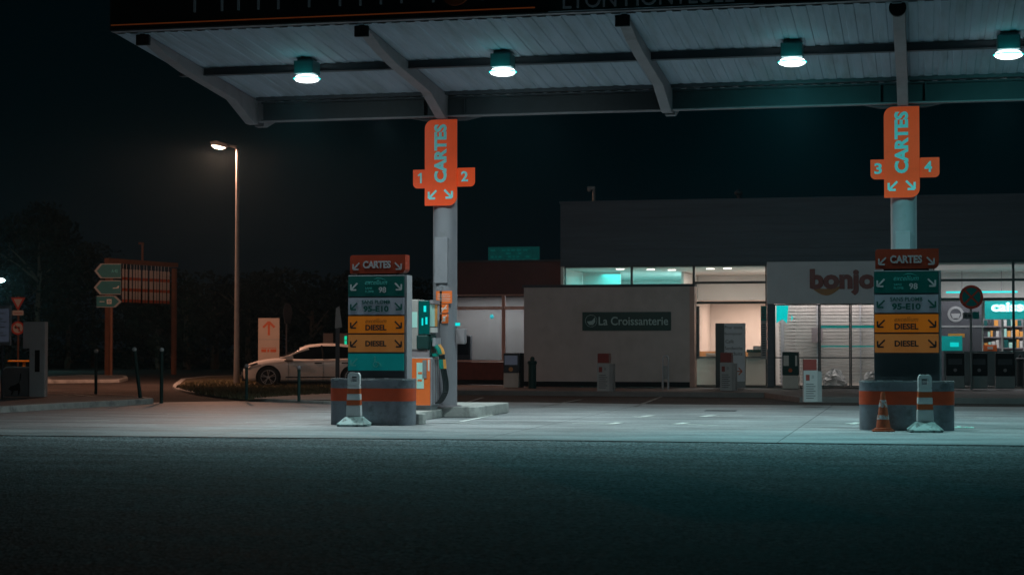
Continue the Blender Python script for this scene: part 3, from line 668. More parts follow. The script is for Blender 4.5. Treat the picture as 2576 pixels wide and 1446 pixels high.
# ================================================================== TOTEMS
def totem(xl, xr, y, rows, label):
    cx = (xl+xr)/2; W = (xr-xl)/2
    t = thing('fuel_totem', (cx, y, 0), label, 'sign pillar', 'fuel choice pillars in front of the pumps')
    b = MB(); b.box(-W, 0.0, 0.004, W, 0.36, 2.70); b.build('cabinet', 'cab', t, bevel=0.01)
    b = MB(); b.box(W+0.002, 0.01, 0.01, W+0.035, 0.35, 2.70); b.build('side_trim', 'alu', t)
    # header
    b = MB(); b.prism(rrect(-W+0.03, 2.735, W+0.0, 3.07, (0,0.09,0,0.05)), 0.02, 0.30, 'y'); h = b.build('header', 'orange_head', t)
    b = MB(); b.box(-W*0.7, 0.06, 2.701, W*0.7, 0.26, 2.734); b.build('header_mount', 'black', t)
    text('CARTES', 0.0, 2.895, W*0.98, 0.135, 0.019, 'head_letter', h, bold=0.04)
    arrow(-W*0.72, 2.87, 0.16, R(225), 0.019, 'head_letter', h, th=0.17); arrow(W*0.74, 2.87, 0.16, R(-45), 0.019, 'head_letter', h, th=0.17)
    z = 2.69
    for (kind, hh) in rows:
        z0 = z-hh
        m_ = {'98': 'pan_green', '95': 'pan_white', 'ex': 'pan_yellow', 'di': 'pan_ochre', 'pmr': 'pan_teal'}[kind]
        ink = {'98': 'txt_grey', '95': 'txt_green', 'ex': 'txt_dark', 'di': 'txt_dark', 'pmr': 'txt_teal'}[kind]
        b = MB(); b.box(-W+0.012, -0.022, z0+0.014, W-0.012, -0.002, z-0.014); p = b.build('panel', m_, t)
        zc = (z+z0)/2; yy = -0.023
        arrow(-W*0.77, zc-0.0, 0.165, R(225), yy, ink, p, th=0.17)
        if kind != 'pmr': arrow(W*0.77, zc, 0.165, R(-45), yy, ink, p, th=0.17)
        if kind == '98':
            text('excellium', 0, zc+0.075, 0.42, 0.09, yy, 'txt_teal', p, shear=0.35, bold=0.0)
            b = MB(); b.prism([(-0.05,zc+0.125),(0.02,zc+0.155),(0.10,zc+0.15),(0.20,zc+0.105),(0.10,zc+0.14),(0.02,zc+0.143)], yy-0.003, yy, 'y'); b.build('swoosh', 'txt_teal', p)
            text('SANS', -0.14, zc-0.035, 0.13, 0.04, yy, 'txt_teal', p); text('PLOMB', -0.125, zc-0.095, 0.16, 0.04, yy, 'txt_teal', p)
            text('98', 0.12, zc-0.065, 0.14, 0.105, yy, 'txt_grey', p, bold=0.02)
        if kind == '95':
            text('SANS PLOMB', 0, zc+0.075, 0.54, 0.07, yy, 'txt_green', p, bold=0.02)
            text('95-E10', 0, zc-0.05, 0.48, 0.11, yy, 'txt_green', p, bold=0.04)
        if kind == 'ex':
            text('excellium', 0, zc+0.07, 0.40, 0.08, yy, 'txt_brown', p, shear=0.35)
            text('DIESEL', 0, zc-0.055, 0.40, 0.105, yy, 'txt_dark', p, bold=0.04)
        if kind == 'di': text('DIESEL', 0, zc-0.005, 0.40, 0.105, yy, 'txt_dark', p, bold=0.04)
        if kind == 'pmr':
            b = MB(); ringprism(b, 0.0, zc-0.04, 0.035, 0.055, yy-0.004, yy); b.prism(circle(-0.02, zc+0.09, 0.018, 12), yy-0.004, yy, 'y')
            b.box(-0.03, yy-0.0045, zc+0.0, -0.01, yy, zc+0.065); b.prism([(-0.01,zc+0.02),(0.06,zc+0.0),(0.11,zc-0.07),(0.09,zc-0.075),(0.045,zc-0.015),(-0.01,zc+0.0)], yy-0.005, yy, 'y')
            b.build('wheelchair_symbol', 'txt_teal', p)
        z = z0
    return t
totem(-10.24, -9.16, 31.55, [('98',0.385),('95',0.335),('ex',0.335),('di',0.345),('pmr',0.335)], 'left fuel pillar with CARTES header and a teal wheelchair panel at the bottom')
totem(-0.82, 0.27, 31.55, [('98',0.385),('95',0.335),('ex',0.335),('di',0.345)], 'right fuel pillar with CARTES header and four fuel panels')

# ================================================================== BARRIERS
def barrier(xl, xr, yf, label):
    cx = (xl+xr)/2; W = (xr-xl)/2; D = 0.62
    t = thing('crash_barrier', (cx, yf+D/2, 0.006), label, 'barrier', 'grey crash barriers with an orange band around the fuel pillars')
    def ring(off, z0, z1, m_, nm, top=False):
        pts = rrect(-W-off, -D/2-off, W+off, D/2+off, (0.26,)*4, 8)
        b = MB(); n = len(pts); vs = [(x, y, z0) for x, y in pts]+[(x, y, z1) for x, y in pts]
        ins = [(x*(1-0.03/W), y*(1-0.03/(D/2))) for x, y in pts]
        vs += [(x, y, z1) for x, y in ins] + [(x, y, z0) for x, y in ins]
        b.add(vs, [(l*n+i, l*n+(i+1) % n, ((l+1) % 4)*n+(i+1) % n, ((l+1) % 4)*n+i) for l in range(4) for i in range(n)])
        return b.build(nm, m_, t, smooth=True)
    ring(0, 0.002, 0.805, 'galv', 'barrier_shell'); ring(0.004, 0.43, 0.655, 'bar_orange', 'orange_band'); ring(0.006, 0.80, 0.825, 'rim', 'top_rim')
    return t
barrier(-10.40, -8.86, 30.85, 'grey crash barrier with an orange band around the left fuel pillar')
barrier(-1.06, 0.50, 30.90, 'grey crash barrier with an orange band around the right fuel pillar')

# ---- delineators with handle
def delineator(p, label, rz):
    t = thing('traffic_delineator', (p.x, p.y, 0.006), label, 'delineator', 'red and white handled delineators before the barriers', rz)
    b = MB(); b.prism([(-0.27,-0.2),(-0.20,-0.27),(0.20,-0.27),(0.27,-0.2),(0.27,0.2),(0.20,0.27),(-0.20,0.27),(-0.27,0.2)], 0.0, 0.045, 'z')
    vs = [(-0.27,-0.25,0.045),(0.27,-0.25,0.045),(0.27,0.25,0.045),(-0.27,0.25,0.045),(-0.14,-0.10,0.17),(0.14,-0.10,0.17),(0.14,0.10,0.17),(-0.14,0.10,0.17)]
    b.add(vs, [(0,1,5,4),(1,2,6,5),(2,3,7,6),(3,0,4,7),(4,5,6,7)]); b.build('rubber_base', 'rubber', t, bevel=0.012)
    def seg(z0, z1, w0, w1, m_, nm, bev=0.012):
        b = MB(); d0, d1 = w0*0.62, w1*0.62
        b.add([(-w0,-d0,z0),(w0,-d0,z0),(w0,d0,z0),(-w0,d0,z0),(-w1,-d1,z1),(w1,-d1,z1),(w1,d1,z1),(-w1,d1,z1)], [(3,2,1,0),(4,5,6,7),(0,1,5,4),(1,2,6,5),(2,3,7,6),(3,0,4,7)])
        return b.build(nm, m_, t, bevel=bev)
    seg(0.172, 0.37, 0.132, 0.126, 'white_plastic', 'body'); seg(0.371, 0.46, 0.124, 0.122, 'red_band', 'red_band', 0.004)
    seg(0.461, 0.57, 0.122, 0.116, 'white_plastic', 'body'); seg(0.571, 0.66, 0.114, 0.108, 'red_band', 'red_band', 0.004)
    seg(0.661, 0.72, 0.110, 0.108, 'white_plastic', 'body', 0.006)
    o_ = rrect(-0.108, 0.721, 0.108, 0.94, (0,0,0.05,0.05), 5); i_ = rrect(-0.055, 0.775, 0.055, 0.87, (0.01,0.01,0.02,0.02), 5)
    b = MB(); n = len(o_)
    # resample inner outline to outer count by angle
    c = (0, 0.825); ang = lambda p_: math.atan2(p_[1]-c[1], p_[0]-c[0])
    def on_rect(a, hx, hz):
        dx, dz = math.cos(a), math.sin(a); s = min(hx/abs(dx) if abs(dx) > 1e-6 else 9, hz/abs(dz) if abs(dz) > 1e-6 else 9); return (c[0]+dx*s, c[1]+dz*s)
    N = 40; vo = []; vi = []
    for k_ in range(N):
        a = 2*math.pi*(k_+0.5)/N; po = on_rect(a, 0.108, 0.115 if math.sin(a) > 0 else 0.104)
        if abs(po[0]) > 0.075 and po[1] > c[1]+0.08: po = (po[0]*0.93, po[1]-0.012)
        vo.append(po); vi.append(on_rect(a, 0.055, 0.048))
    vs = []
    for yv in (-0.062, 0.062): vs += [(p_[0], yv, p_[1]) for p_ in vo] + [(p_[0], yv, p_[1]) for p_ in vi]
    fs = []
    for k_ in range(N):
        j = (k_+1) % N
        fs += [(k_, j, N+j, N+k_), (2*N+k_, 3*N+k_, 3*N+j, 2*N+j), (k_, 2*N+k_, 2*N+j, j), (N+k_, N+j, 3*N+j, 3*N+k_)]
    b.add(vs, fs); b.build('handle', 'white_plastic', t)
    return t
delineator(Vector((-9.78,30.50,0)), 'red and white delineator with a handle before the left barrier', R(6))
delineator(Vector((0.02,30.53,0)), 'red and white delineator with a handle before the right barrier', R(8))
# ---- traffic cone
p = Vector((-0.655,30.62,0))
t = thing('traffic_cone', (p.x, p.y, 0.006), 'dirty orange traffic cone with worn white bands before the right barrier', 'cone', rz=R(5))
b = MB(); b.prism(rrect(-0.18,-0.18,0.18,0.18,(0.04,)*4,4), 0, 0.025, 'z'); b.build('cone_base', 'cone', t, bevel=0.006)
def rz_(z): return 0.125 - (z-0.03)*(0.095/0.62)
def cseg(z0, z1, m_, nm, off=0): b = MB(); b.lathe([(rz_(z0)+off, z0), (rz_(z1)+off, z1)], (0,0), 28); return b.build(nm, m_, t, smooth=True)
b = MB(); b.lathe([(0.15,0.025),(0.145,0.055),(0.127,0.06)], (0,0), 28); b.build('collar', 'cone', t, smooth=True)
cseg(0.055, 0.655, 'cone', 'cone_body'); cseg(0.20, 0.27, 'cone_band', 'white_band', 0.003); cseg(0.40, 0.52, 'cone_band', 'white_band', 0.003)
# crumpled film
b = MB(); rr = random.Random(9); nx, ny = 12, 7; p = G(2424,1077)
vs = [(-0.17+0.34*i/(nx-1)+rr.uniform(-.012,.012), -0.12+0.24*j/(ny-1)+rr.uniform(-.02,.02), max(0.004, 0.035*rr.random()*(1-abs(j-3)/4))) for j in range(ny) for i in range(nx)]
b.add(vs, [(j*nx+i, j*nx+i+1, (j+1)*nx+i+1, (j+1)*nx+i) for j in range(ny-1) for i in range(nx-1)])
tag(b.build('plastic_film', 'mint', loc=(p.x,p.y,0.008)), 'crumpled cyan plastic film lying right of the right barrier', 'litter')

# ================================================================== BOLLARDS
def bollard(p, top_y, px, label, r=0.045, lean=0, ball='white_plastic', base=0.14, grp='slim dark bollards with pale ball tops'):
    d = (p-_C).dot(_F); h = 0
    tz = _C.z + (ray(px, top_y)*(d/1.0)).z - base
    r *= 0.82
    t = thing('bollard', (p.x, p.y, base), label, 'bollard', grp); t.rotation_euler = (0, lean, 0)
    b = MB(); b.tube([(0,0,0.0),(0,0,tz-0.10)], r, 14); b.tube([(0,0,tz-0.13),(0,0,tz-0.10)], r*1.15, 14); b.build('shaft', 'green_box', t, smooth=True)
    b = MB(); b.lathe([(0.02,tz-0.10)]+[(0.055*math.cos(R(a)), tz-0.052+0.055*math.sin(R(a))) for a in range(-60, 91, 15)], (0,0), 16); b.build('ball_top', ball, t, smooth=True)
    return t
bollard(G(241,1005), 878, 241, 'leftmost slim dark bollard with a pale ball top', 0.048)
bollard(G(353,1000,.14), 872, 353, 'leaning slim dark bollard with a pale ball top', 0.055, lean=R(-8))
bollard(G(406,1014), 874, 406, 'upright dark bollard with a pale ball right of the leaning one', 0.055, base=0.0)
bollard(G(620,1004,.08), 915, 620, 'short dark bollard before the front wheel of the white car', 0.045, ball='steel', base=.08)
bollard(G(752,1009,.08), 919, 752, 'short dark bollard before the doors of the white car', 0.045, ball='steel', base=.08)

# ================================================================== LEFT: service unit, signs
p = G(97,998,.14)
t = thing('service_unit', (p.x, p.y, 0.14), 'pale grey air and water service post with a low cabinet', 'service post', rz=R(12.8))
b = MB(); b.box(-0.20, -0.15, 0.0, 0.185, 0.15, 1.86); b.build('post', 'white_plastic', t, bevel=0.015)
b = MB(); b.box(-0.36, -0.15, 1.20, -0.202, 0.12, 1.86); b.build('head_box', 'white_plastic', t, bevel=0.015)
b = MB(); b.box(-0.06, -0.156, 0.62, 0.06, -0.151, 1.16); b.build('slot', 'black', t)
b = MB(); b.prism(rrect(-0.86, 0.02, -0.202, 0.72, (0,0,0,0.12)), -0.12, 0.15, 'y'); b.build('cabinet', 'sign_back', t, bevel=0.01)
b = MB(); pts = rrect(-0.89, 0.0, -0.202, 0.75, (0,0,0,0.14)); b.prism(pts, -0.08, 0.152, 'y'); b.build('cabinet_frame', 'white_plastic', t)
b = MB()                                                                 # dark cat silhouette print
b.prism([(-0.72,0.20),(-0.66,0.27),(-0.55,0.30),(-0.46,0.36),(-0.43,0.30),(-0.42,0.18),(-0.45,0.05),(-0.48,0.05),(-0.48,0.16),(-0.58,0.15),(-0.62,0.05),(-0.65,0.05),(-0.64,0.15)], -0.124, -0.119, 'y')
b.prism([(-0.45,0.34),(-0.41,0.46),(-0.40,0.58),(-0.425,0.58),(-0.44,0.46)], -0.1245, -0.119, 'y'); b.build('silhouette', 'black', t)
# yellow trolley handle behind
p = G(60,962)
t = thing('yellow_table', (p.x, p.y, 0), 'yellow flat topped stand behind the service post', 'stand')
b = MB(); b.box(-0.55,-0.25,0.78,0.55,0.25,0.84); b.build('table_top', 'yellow', t, bevel=0.02)
b = MB(); b.tube([(0,0,0),(0,0,0.78)], 0.06, 10); b.build('leg', 'yellow', t)
# notice board at the left edge
p = G(5,1005,.14)
t = thing('notice_board', (p.x, p.y, 0.14), 'blue grey notice board cut by the left edge of the photo', 'notice board', rz=R(12.8))
b = MB(); b.box(-0.75,-0.03,1.28,0.20,0.03,2.22); b.build('board', 'alu', t, bevel=0.01)
b = MB(); b.box(-0.70,-0.036,1.36,0.16,-0.031,2.14); b.build('printed_sheet', 'navy', t)
b = MB(); b.tube([(-0.02,0.06,0),(-0.02,0.06,2.2)], 0.03, 10); b.build('post', 'steel_dark', t)
b = MB()
for i in range(9): b.box(-0.64,-0.039,1.5+i*0.065,0.10-(i*37%5)*0.04,-0.0365,1.52+i*0.065)
b.build('print', 'sign_back', t)
# yield + no-left-turn post
p = G(45,942)
dpt = (p-_C).dot(_F); S = dpt/FD
def H(y): return CH + (865-y)*S*1.0
t = thing('give_way_sign', (p.x, p.y, 0), 'road sign post with a give way triangle above a no left turn disc', 'road sign', rz=R(12.8))
b = MB(); b.tube([(0,0,0),(0,0,H(745))], 0.05, 10); b.build('post', 'post_orange', t)
r = 18.5*S
b = MB(); b.prism([(-r,H(748)),(0,H(782)),(r,H(748))], -0.085, -0.06, 'y'); tr = b.build('triangle', 'sign_red', t)
b = MB(); b.prism([(-r*.6,H(752)),(0,H(773)),(r*.6,H(752))], -0.092, -0.086, 'y'); b.build('triangle_face', 'sign_white', tr)
b = MB(); b.prism(rrect(-14*S, H(793), 14*S, H(780.5), (0.05,)*4), -0.085, -0.06, 'y'); pl = b.build('plate', 'sign_white', t)
b = MB(); b.box(-10*S,-0.09,H(788.5),10*S,-0.086,H(787)); b.build('print', 'rust', pl)
b = MB(); b.prism(circle(0, H(825), 17*S), -0.085, -0.06, 'y'); ds = b.build('disc', 'sign_red', t)
b = MB(); b.prism(circle(0, H(825), 12.5*S), -0.092, -0.086, 'y'); b.build('disc_face', 'sign_white', ds)
b = MB(); b.prism([(-8*S,H(817)),(-6.5*S,H(815)),(9*S,H(834)),(7.5*S,H(836))], -0.098, -0.0925, 'y'); b.build('red_slash', 'sign_red', ds)
b = MB(); b.prism([(-9*S,H(823)),(-4*S,H(818)),(-4*S,H(821)),(5*S,H(822)),(5*S,H(834)),(2*S,H(834)),(2*S,H(826)),(-4*S,H(826)),(-4*S,H(828))], -0.0962, -0.0923, 'y'); b.build('turn_arrow', 'black', ds)

# arrow direction signs on a post
p = G(279,950); S = (p-_C).dot(_F)/FD
t = thing('direction_sign', (p.x, p.y, 0), 'three green direction arrows stacked on a slim post', 'direction sign', rz=R(12.8))
b = MB(); b.tube([(0,0,0),(0,0,H(662))], 0.07, 12); b.build('post', 'post_orange', t)
def arrow_sign(y0, y1, xl, xr, left, tilt, txt):
    b = MB(); z0, z1 = H(y1), H(y0); zm = (z0+z1)/2; l, r2 = (xl-279)*S, (xr-279)*S; k_ = 15*S
    pts = [(l, zm), (l+k_, z0), (r2, z0), (r2, z1), (l+k_, z1)] if left else [(l, z0), (r2-k_, z0), (r2, zm), (r2-k_, z1), (l, z1)]
    b.prism(pts, -0.12, -0.09, 'y'); bo = b.build('arrow_board', 'stand', t)
    c = Vector((sum(q_[0] for q_ in pts)/5, sum(q_[1] for q_ in pts)/5)); 
    sh = 6*S if left else -6*S
    pts2 = [((x-c.x)*0.90+c.x+(sh*0.5), (z-c.y)*0.88+c.y) for x, z in pts]
    b = MB(); b.prism(pts2, -0.126, -0.1205, 'y'); fc = b.build('green_face', 'arrow_green', bo)
    if txt == 'A 42': text('A 42', r2-16*S, zm, 16*S, 8*S, -0.1265, 'txt_teal', bo, bold=0.03)
    elif txt == 'plane':
        b = MB(); b.prism([(r2-20*S,zm-3*S),(r2-6*S,zm-2*S),(r2-4*S,zm+4*S),(r2-7*S,zm+4*S),(r2-10*S,zm),(r2-20*S,zm-1*S)], -0.131, -0.1265, 'y'); b.build('symbol', 'sign_white', bo)
    else:
        b = MB(); b.box(l+26*S,-0.131,zm-6*S,l+38*S,-0.1265,zm+6*S); sq = b.build('symbol', 'sign_white', bo)
        b = MB(); ringprism(b, l+32*S, zm, 2*S, 3.6*S, -0.134, -0.1315, 12); b.build('symbol_ring', 'arrow_green', bo)
        b = MB(); b.box(l+8*S,-0.13,zm-1*S,l+20*S,-0.1265,zm+0.6*S); b.build('print', 'sign_white', bo)
arrow_sign(663, 700, 237, 304, True, 0, 'A 42'); arrow_sign(705, 741, 236, 304, True, 0, 'plane'); arrow_sign(744, 773, 243, 306, False, 0, 'park')

# height gauge frame with hanging striped flaps
pl_ = G(271,946.5); pr = G(437,942)
S2 = (pr-_C).dot(_F)/FD; S1 = (pl_-_C).dot(_F)/FD
t = thing('height_gauge', (pr.x, pr.y, 0), 'brown height limit frame hung with red and white striped flaps', 'height gauge')
d = Vector((pl_.x-pr.x, pl_.y-pr.y, 0)); Ld = d.length; u = d.normalized()
t.rotation_euler = (0, 0, math.atan2(-u.y, -u.x))            # local +x points from left post to right post
zt = CH + (865-675)*S2
b = MB(); b.box(-0.09,-0.09,0,0.09,0.09,zt); b.build('post', 'post_orange', t)
b = MB(); b.box(-Ld-0.10,-0.10,0,-Ld+0.10,0.10,zt+0.05); b.build('post', 'post_orange', t)
b = MB(); b.box(-Ld-0.14,-0.12,zt+0.06,0.14,0.12,zt+0.26); b.build('crossbeam', 'post_orange', t)
b = MB(); b.tube([(-Ld*0.5,0,zt+0.26),(-Ld*0.5,0,zt+1.0)], 0.05, 8); b.box(-Ld*0.5-0.25,-0.05,zt+1.0,-Ld*0.5+0.05,0.05,zt+1.1); b.build('mast', 'post_orange', t)
fl_h = (765-685)*S2
x = -Ld*0.80; i = 0; rr = random.Random(4)
while x < -Ld*0.10:
    wf = rr.choice((0.14, 0.17, 0.26)); z1 = zt - 0.18; z0 = z1 - fl_h
    b = MB(); nst = 6
    for j in range(3):
        zz = z1 - fl_h*j/3; b.box(x, -0.014, zz-fl_h*0.24, x+wf, 0.0, zz, 0); b.box(x, -0.0135, zz-fl_h/3, x+wf, -0.0005, zz-fl_h*0.24, 1)
    b.tube([(x+wf/2,-0.007,z1),(x+wf/2,-0.007,zt+0.06)], 0.012, 6, mi=0)
    b.build('striped_flap', ['sign_white','rust'], t); x += wf + rr.choice((0.07, 0.11, 0.16))

# street lamps
def street_lamp(p, h, arm, label, power, tilt=0):
    t = thing('street_lamp', (p.x, p.y, 0), label, 'street lamp', 'tall orange street lamps')
    b = MB(); b.tube([(0,0,0),(0,0,1.2),(0,0,h*0.5),(0,0,h-0.15),(-0.06,0,h-0.03),(-0.35,0,h+0.02)], [0.11,0.095,0.075,0.055,0.05,0.04], 12); b.build('pole', 'lamp_pole', t, smooth=True)
    b = MB(); b.prism([(-0.30,h+0.0),(-0.45,h-0.04),(-0.95,h+0.08),(-1.0,h+0.16),(-0.75,h+0.20),(-0.35,h+0.08)], -0.13, 0.13, 'y'); b.build('lamp_head', 'sign_back', t, bevel=0.03)
    b = MB()
    N = 12; vs = []
    for a_ in range(N+1):
        for c_ in range(9):
            u_ = math.pi*a_/N; v_ = math.pi*c_/8
            vs.append((-0.70-0.26*math.cos(u_), 0.13*math.sin(u_)*math.cos(v_), h+0.02+0.06*(-math.cos(u_))*(-1)*1.0*(-1)*(-1)*0.6-0.12*math.sin(u_)*math.sin(v_)))
    b.add(vs, [(a_*9+c_, a_*9+c_+1, (a_+1)*9+c_+1, (a_+1)*9+c_) for a_ in range(N) for c_ in range(8)]); b.build('lens', 'sodium', t, smooth=True)
    l = bpy.data.lights.new('street_lamp_light', 'SPOT'); l.energy = power; l.color = (1.0, 0.49, 0.31); l.spot_size = R(178 if not tilt else 150); l.spot_blend = 0.12 if not tilt else 0.5; l.shadow_soft_size = 0.15
    o = bpy.data.objects.new('street_lamp_light', l); COL.objects.link(o); o.parent = t; o.location = (-0.72, 0, h-0.18); o.rotation_euler = (R(tilt), 0, 0)
    return t
slp = G(595,965,.08)
street_lamp(slp, CH+(865-366)*(slp-_C).dot(_F)/FD, -1, 'tall street lamp glowing orange on the grass island', 2000)
street_lamp(Vector((-30.5, 50.5, 0)), 9.0, -1, 'street lamp lighting the access road just left of the photo', 1700, 44)
# far cold lamp at the left edge
p = G(-2, 935); S = (p-_C).dot(_F)/FD
t = thing('far_lamp', (p.x, p.y, 0), 'distant cold white lamp at the left edge of the photo', 'street lamp')
zl = CH+(865-705)*S
b = MB(); b.tube([(-0.3,0,0),(-0.3,0,zl),(0,0,zl+0.1)], 0.06, 8); b.build('pole', 'steel_dark', t)
b = MB(); b.lathe([(0.10,zl-0.1),(0.24,zl),(0.1,zl+0.12)], (0.05,0), 12); b.build('lens', 'lens', t)
point('far_lamp_light', (0.05,-0.2,zl-0.2), 0.1, 300, (0.4,1,1), parent=t)

# arrow poster sign behind the car
p = G(676,945); p = Vector((-27.8, 68.0, 0)); 
d0 = (p-_C).dot(_F); 
def at_depth(x, y, d_): return _C + ray(x, y)*d_
a0 = at_depth(650, 800, 73.0); a1 = at_depth(703, 906, 73.0); S = 73.0/FD
t = thing('arrow_sign_panel', ((a0.x+a1.x)/2, (a0.y+a1.y)/2, 0.0), 'tall beige sign with an orange up arrow behind the white car', 'sign', rz=R(12.8+6))
W = 26.5*S; zt = a0.z; zb = 0.0
b = MB(); b.box(-W,-0.12,zb,W,0.12,zt); b.build('panel', 'poster', t, bevel=0.01)
b = MB(); b.box(-W,-0.125,zt-0.87,W,-0.121,zt-0.85); b.build('seam', 'sign_back', t)
arrow(0, zt-0.43, 0.52, R(90), -0.121, 'rust', t, th=0.17)
b = MB()
for x0_, x1_ in ((-0.30,-0.10),(-0.06,0.02),(0.06,0.30)): b.box(x0_,-0.125,zt-1.37,x1_,-0.121,zt-1.25)
b.box(-0.30,-0.125,zt-1.21,0.30,-0.121,zt-1.19); b.build('print', 'rust', t)
# signs seen from behind / edge on
a0 = at_depth(720, 950, 78.0); S = 78/FD
t = thing('road_sign_back', (a0.x, a0.y, 0), 'grey back of a narrow round road sign beyond the white car', 'road sign', rz=R(83))
b = MB(); b.tube([(0,0,0),(0,0,CH+(865-765)*S)], 0.04, 8); b.build('post', 'steel_dark', t)
b = MB(); b.prism(circle(0, CH+(865-787)*S, 0.42), -0.07, -0.045, 'y'); b.build('disc', 'steel_dark', t)
b = MB(); b.box(-0.3,-0.07,CH+(865-813)*S,0.3,-0.045,CH+(865-800)*S); b.build('plate', 'steel_dark', t)
a0 = at_depth(849, 960, 50.0); S = 50/FD
t = thing('road_sign_back', (a0.x, a0.y, 0), 'dark sign post with a tilted grey sign before the rear of the white car', 'road sign', rz=R(12.8))
b = MB(); b.box(-0.055,-0.04,0,0.055,0.04,CH+(865-825)*S); b.build('post', 'steel_dark', t)
z_ = lambda y: CH+(865-y)*S
b = MB(); b.prism([(-0.04,z_(775)),(-0.07,z_(826)),(0.13,z_(823)),(0.05,z_(770))], -0.08, -0.05, 'y'); b.build('sign_plate', 'sign_back', t)

# far kiosks with a green display
for (x0_, x1_, lab, led) in ((813,838,'pale beige kiosk box beyond the roof of the white car',False),(851,874,'beige kiosk box with a green lit display beyond the car',True)):
    D_ = 95.0; a = at_depth(x0_, 838, D_); c_ = at_depth(x1_, 838, D_)
    t = thing('fuel_kiosk', ((a.x+c_.x)/2, (a.y+c_.y)/2, 0), lab, 'kiosk', rz=R(19))
    W = (x1_-x0_)/2*D_/FD
    b = MB(); b.box(-W,-0.2,0,W,0.3,a.z); b.build('kiosk_body', 'beige_box', t, bevel=0.02)
    b = MB(); b.box(-W*0.8,-0.22,0.5,W*0.8,-0.201,a.z-0.9); b.build('kiosk_door', 'sign_back', t)
    if led:
        b = MB(); b.box(W*0.35,-0.22,a.z-0.35,W*0.85,-0.201,a.z-0.15); b.box(W*0.35,-0.22,a.z-0.60,W*0.85,-0.201,a.z-0.40); b.build('display', 'led_green', t)

# ================================================================== CAR
fw = at_depth(678, 970, 62.6); 
ang = R(20)
nose = Vector((-math.cos(ang), -math.sin(ang), 0))
fw = G(678, 975, 0)

car = thing('parked_car', (0,0,0), 'white hatchback car parked side on behind the bollards', 'car')
WB = 2.70
mid = fw - nose*(WB/2) + Vector((math.sin(ang), -math.cos(ang), 0))*(-0.80)
car.location = (mid.x, mid.y, 0.0); car.scale = (1.03, 1, 1); car.rotation_euler = (0, 0, ang + math.pi)
# local: +x = nose, z up; near side is +y (after the half turn)
def loft(secs, m_, name, parent, smooth=True):
    """secs: list of (x, [(y,z)...]) full rings"""
    n = len(secs[0][1]); vs = []; fs = []
    for x, rg_ in secs: vs += [(x, y, z) for y, z in rg_]
    for i in range(len(secs)-1):
        for k_ in range(n): fs.append((i*n+k_, i*n+(k_+1) % n, (i+1)*n+(k_+1) % n, (i+1)*n+k_))
    fs.append(tuple(range(n))); fs.append(tuple((len(secs)-1)*n+k_ for k_ in range(n)))
    b = MB(); b.add(vs, fs); return b
def bring(w_, zb, zbelt, zt, wt):
    h = [(w_*0.90, zb), (w_*0.985, zb+0.08), (w_, zb+(zbelt-zb)*0.45), (w_*0.985, zbelt-0.05), (w_*0.95, zbelt), (wt, zt-0.015), (wt*0.85, zt)]
    return [(y, z) for y, z in h] + [(-y, z) for y, z in reversed(h)]
# x, half width, bottom, belt, top, top half width
BS = [(2.17,0.52,0.34,0.56,0.60,0.44),(2.12,0.68,0.24,0.64,0.70,0.60),(1.98,0.82,0.20,0.70,0.80,0.72),(1.70,0.88,0.18,0.77,0.90,0.76),(1.30,0.89,0.18,0.84,0.96,0.78),(0.95,0.89,0.17,0.88,0.99,0.79),
      (0.60,0.89,0.17,0.90,0.965,0.80),(0.0,0.89,0.17,0.92,0.96,0.80),(-0.8,0.89,0.17,0.935,0.975,0.80),(-1.35,0.89,0.18,0.95,0.99,0.80),(-1.85,0.87,0.22,0.96,1.0,0.78),(-2.08,0.82,0.28,0.95,0.99,0.74),(-2.17,0.72,0.36,0.90,0.94,0.66)]
b = loft([(x, bring(w_, zb, zl_, zt_, wt_)) for x, w_, zb, zl_, zt_, wt_ in BS], 'car_paint', 'car_body', car)
body = b.build('car_body', ['car_paint','black'], car, smooth=True)
ss = body.modifiers.new('sub', 'SUBSURF'); ss.levels = 1; ss.render_levels = 1
cut = MB()
for x in (WB/2, -WB/2): cut.tube([(x,-1.2,0.35),(x,-0.55,0.35)], 0.40, 28); cut.tube([(x,0.55,0.35),(x,1.2,0.35)], 0.40, 28)
co_ = cut.build('cutter', 'black', car); co_.hide_render = True
bo = body.modifiers.new('arch', 'BOOLEAN'); bo.object = co_; bo.operation = 'DIFFERENCE'; bo.solver = 'EXACT'
bpy.context.view_layer.update()
me = bpy.data.meshes.new_from_object(body.evaluated_get(bpy.context.evaluated_depsgraph_get())); body.modifiers.clear(); body.data = me
bpy.data.objects.remove(co_)
# greenhouse: roof shell + glass
def gr(w_, zb, zt, wt): 
    h = [(w_, zb), (w_-(w_-wt)*0.6, zb+(zt-zb)*0.66), (wt, zt-0.05), (wt*0.86, zt), (wt*0.4, zt+0.015)]
    return [(y, z) for y, z in h] + [(-y, z) for y, z in reversed(h)]
GS = [(0.98,0.74,0.94,0.985,0.60),(0.72,0.76,0.93,1.12,0.60),(0.35,0.785,0.92,1.30,0.60),(0.05,0.79,0.92,1.40,0.60),(-0.35,0.79,0.92,1.445,0.61),(-0.9,0.79,0.93,1.44,0.61),(-1.4,0.78,0.95,1.38,0.60),(-1.75,0.76,0.97,1.27,0.58),(-2.0,0.74,0.98,1.05,0.60)]
loft([(x, gr(w_, zb, zt_, wt_)) for x, w_, zb, zt_, wt_ in GS], '', '', None).build('glasshouse', 'car_glass', car, smooth=True)
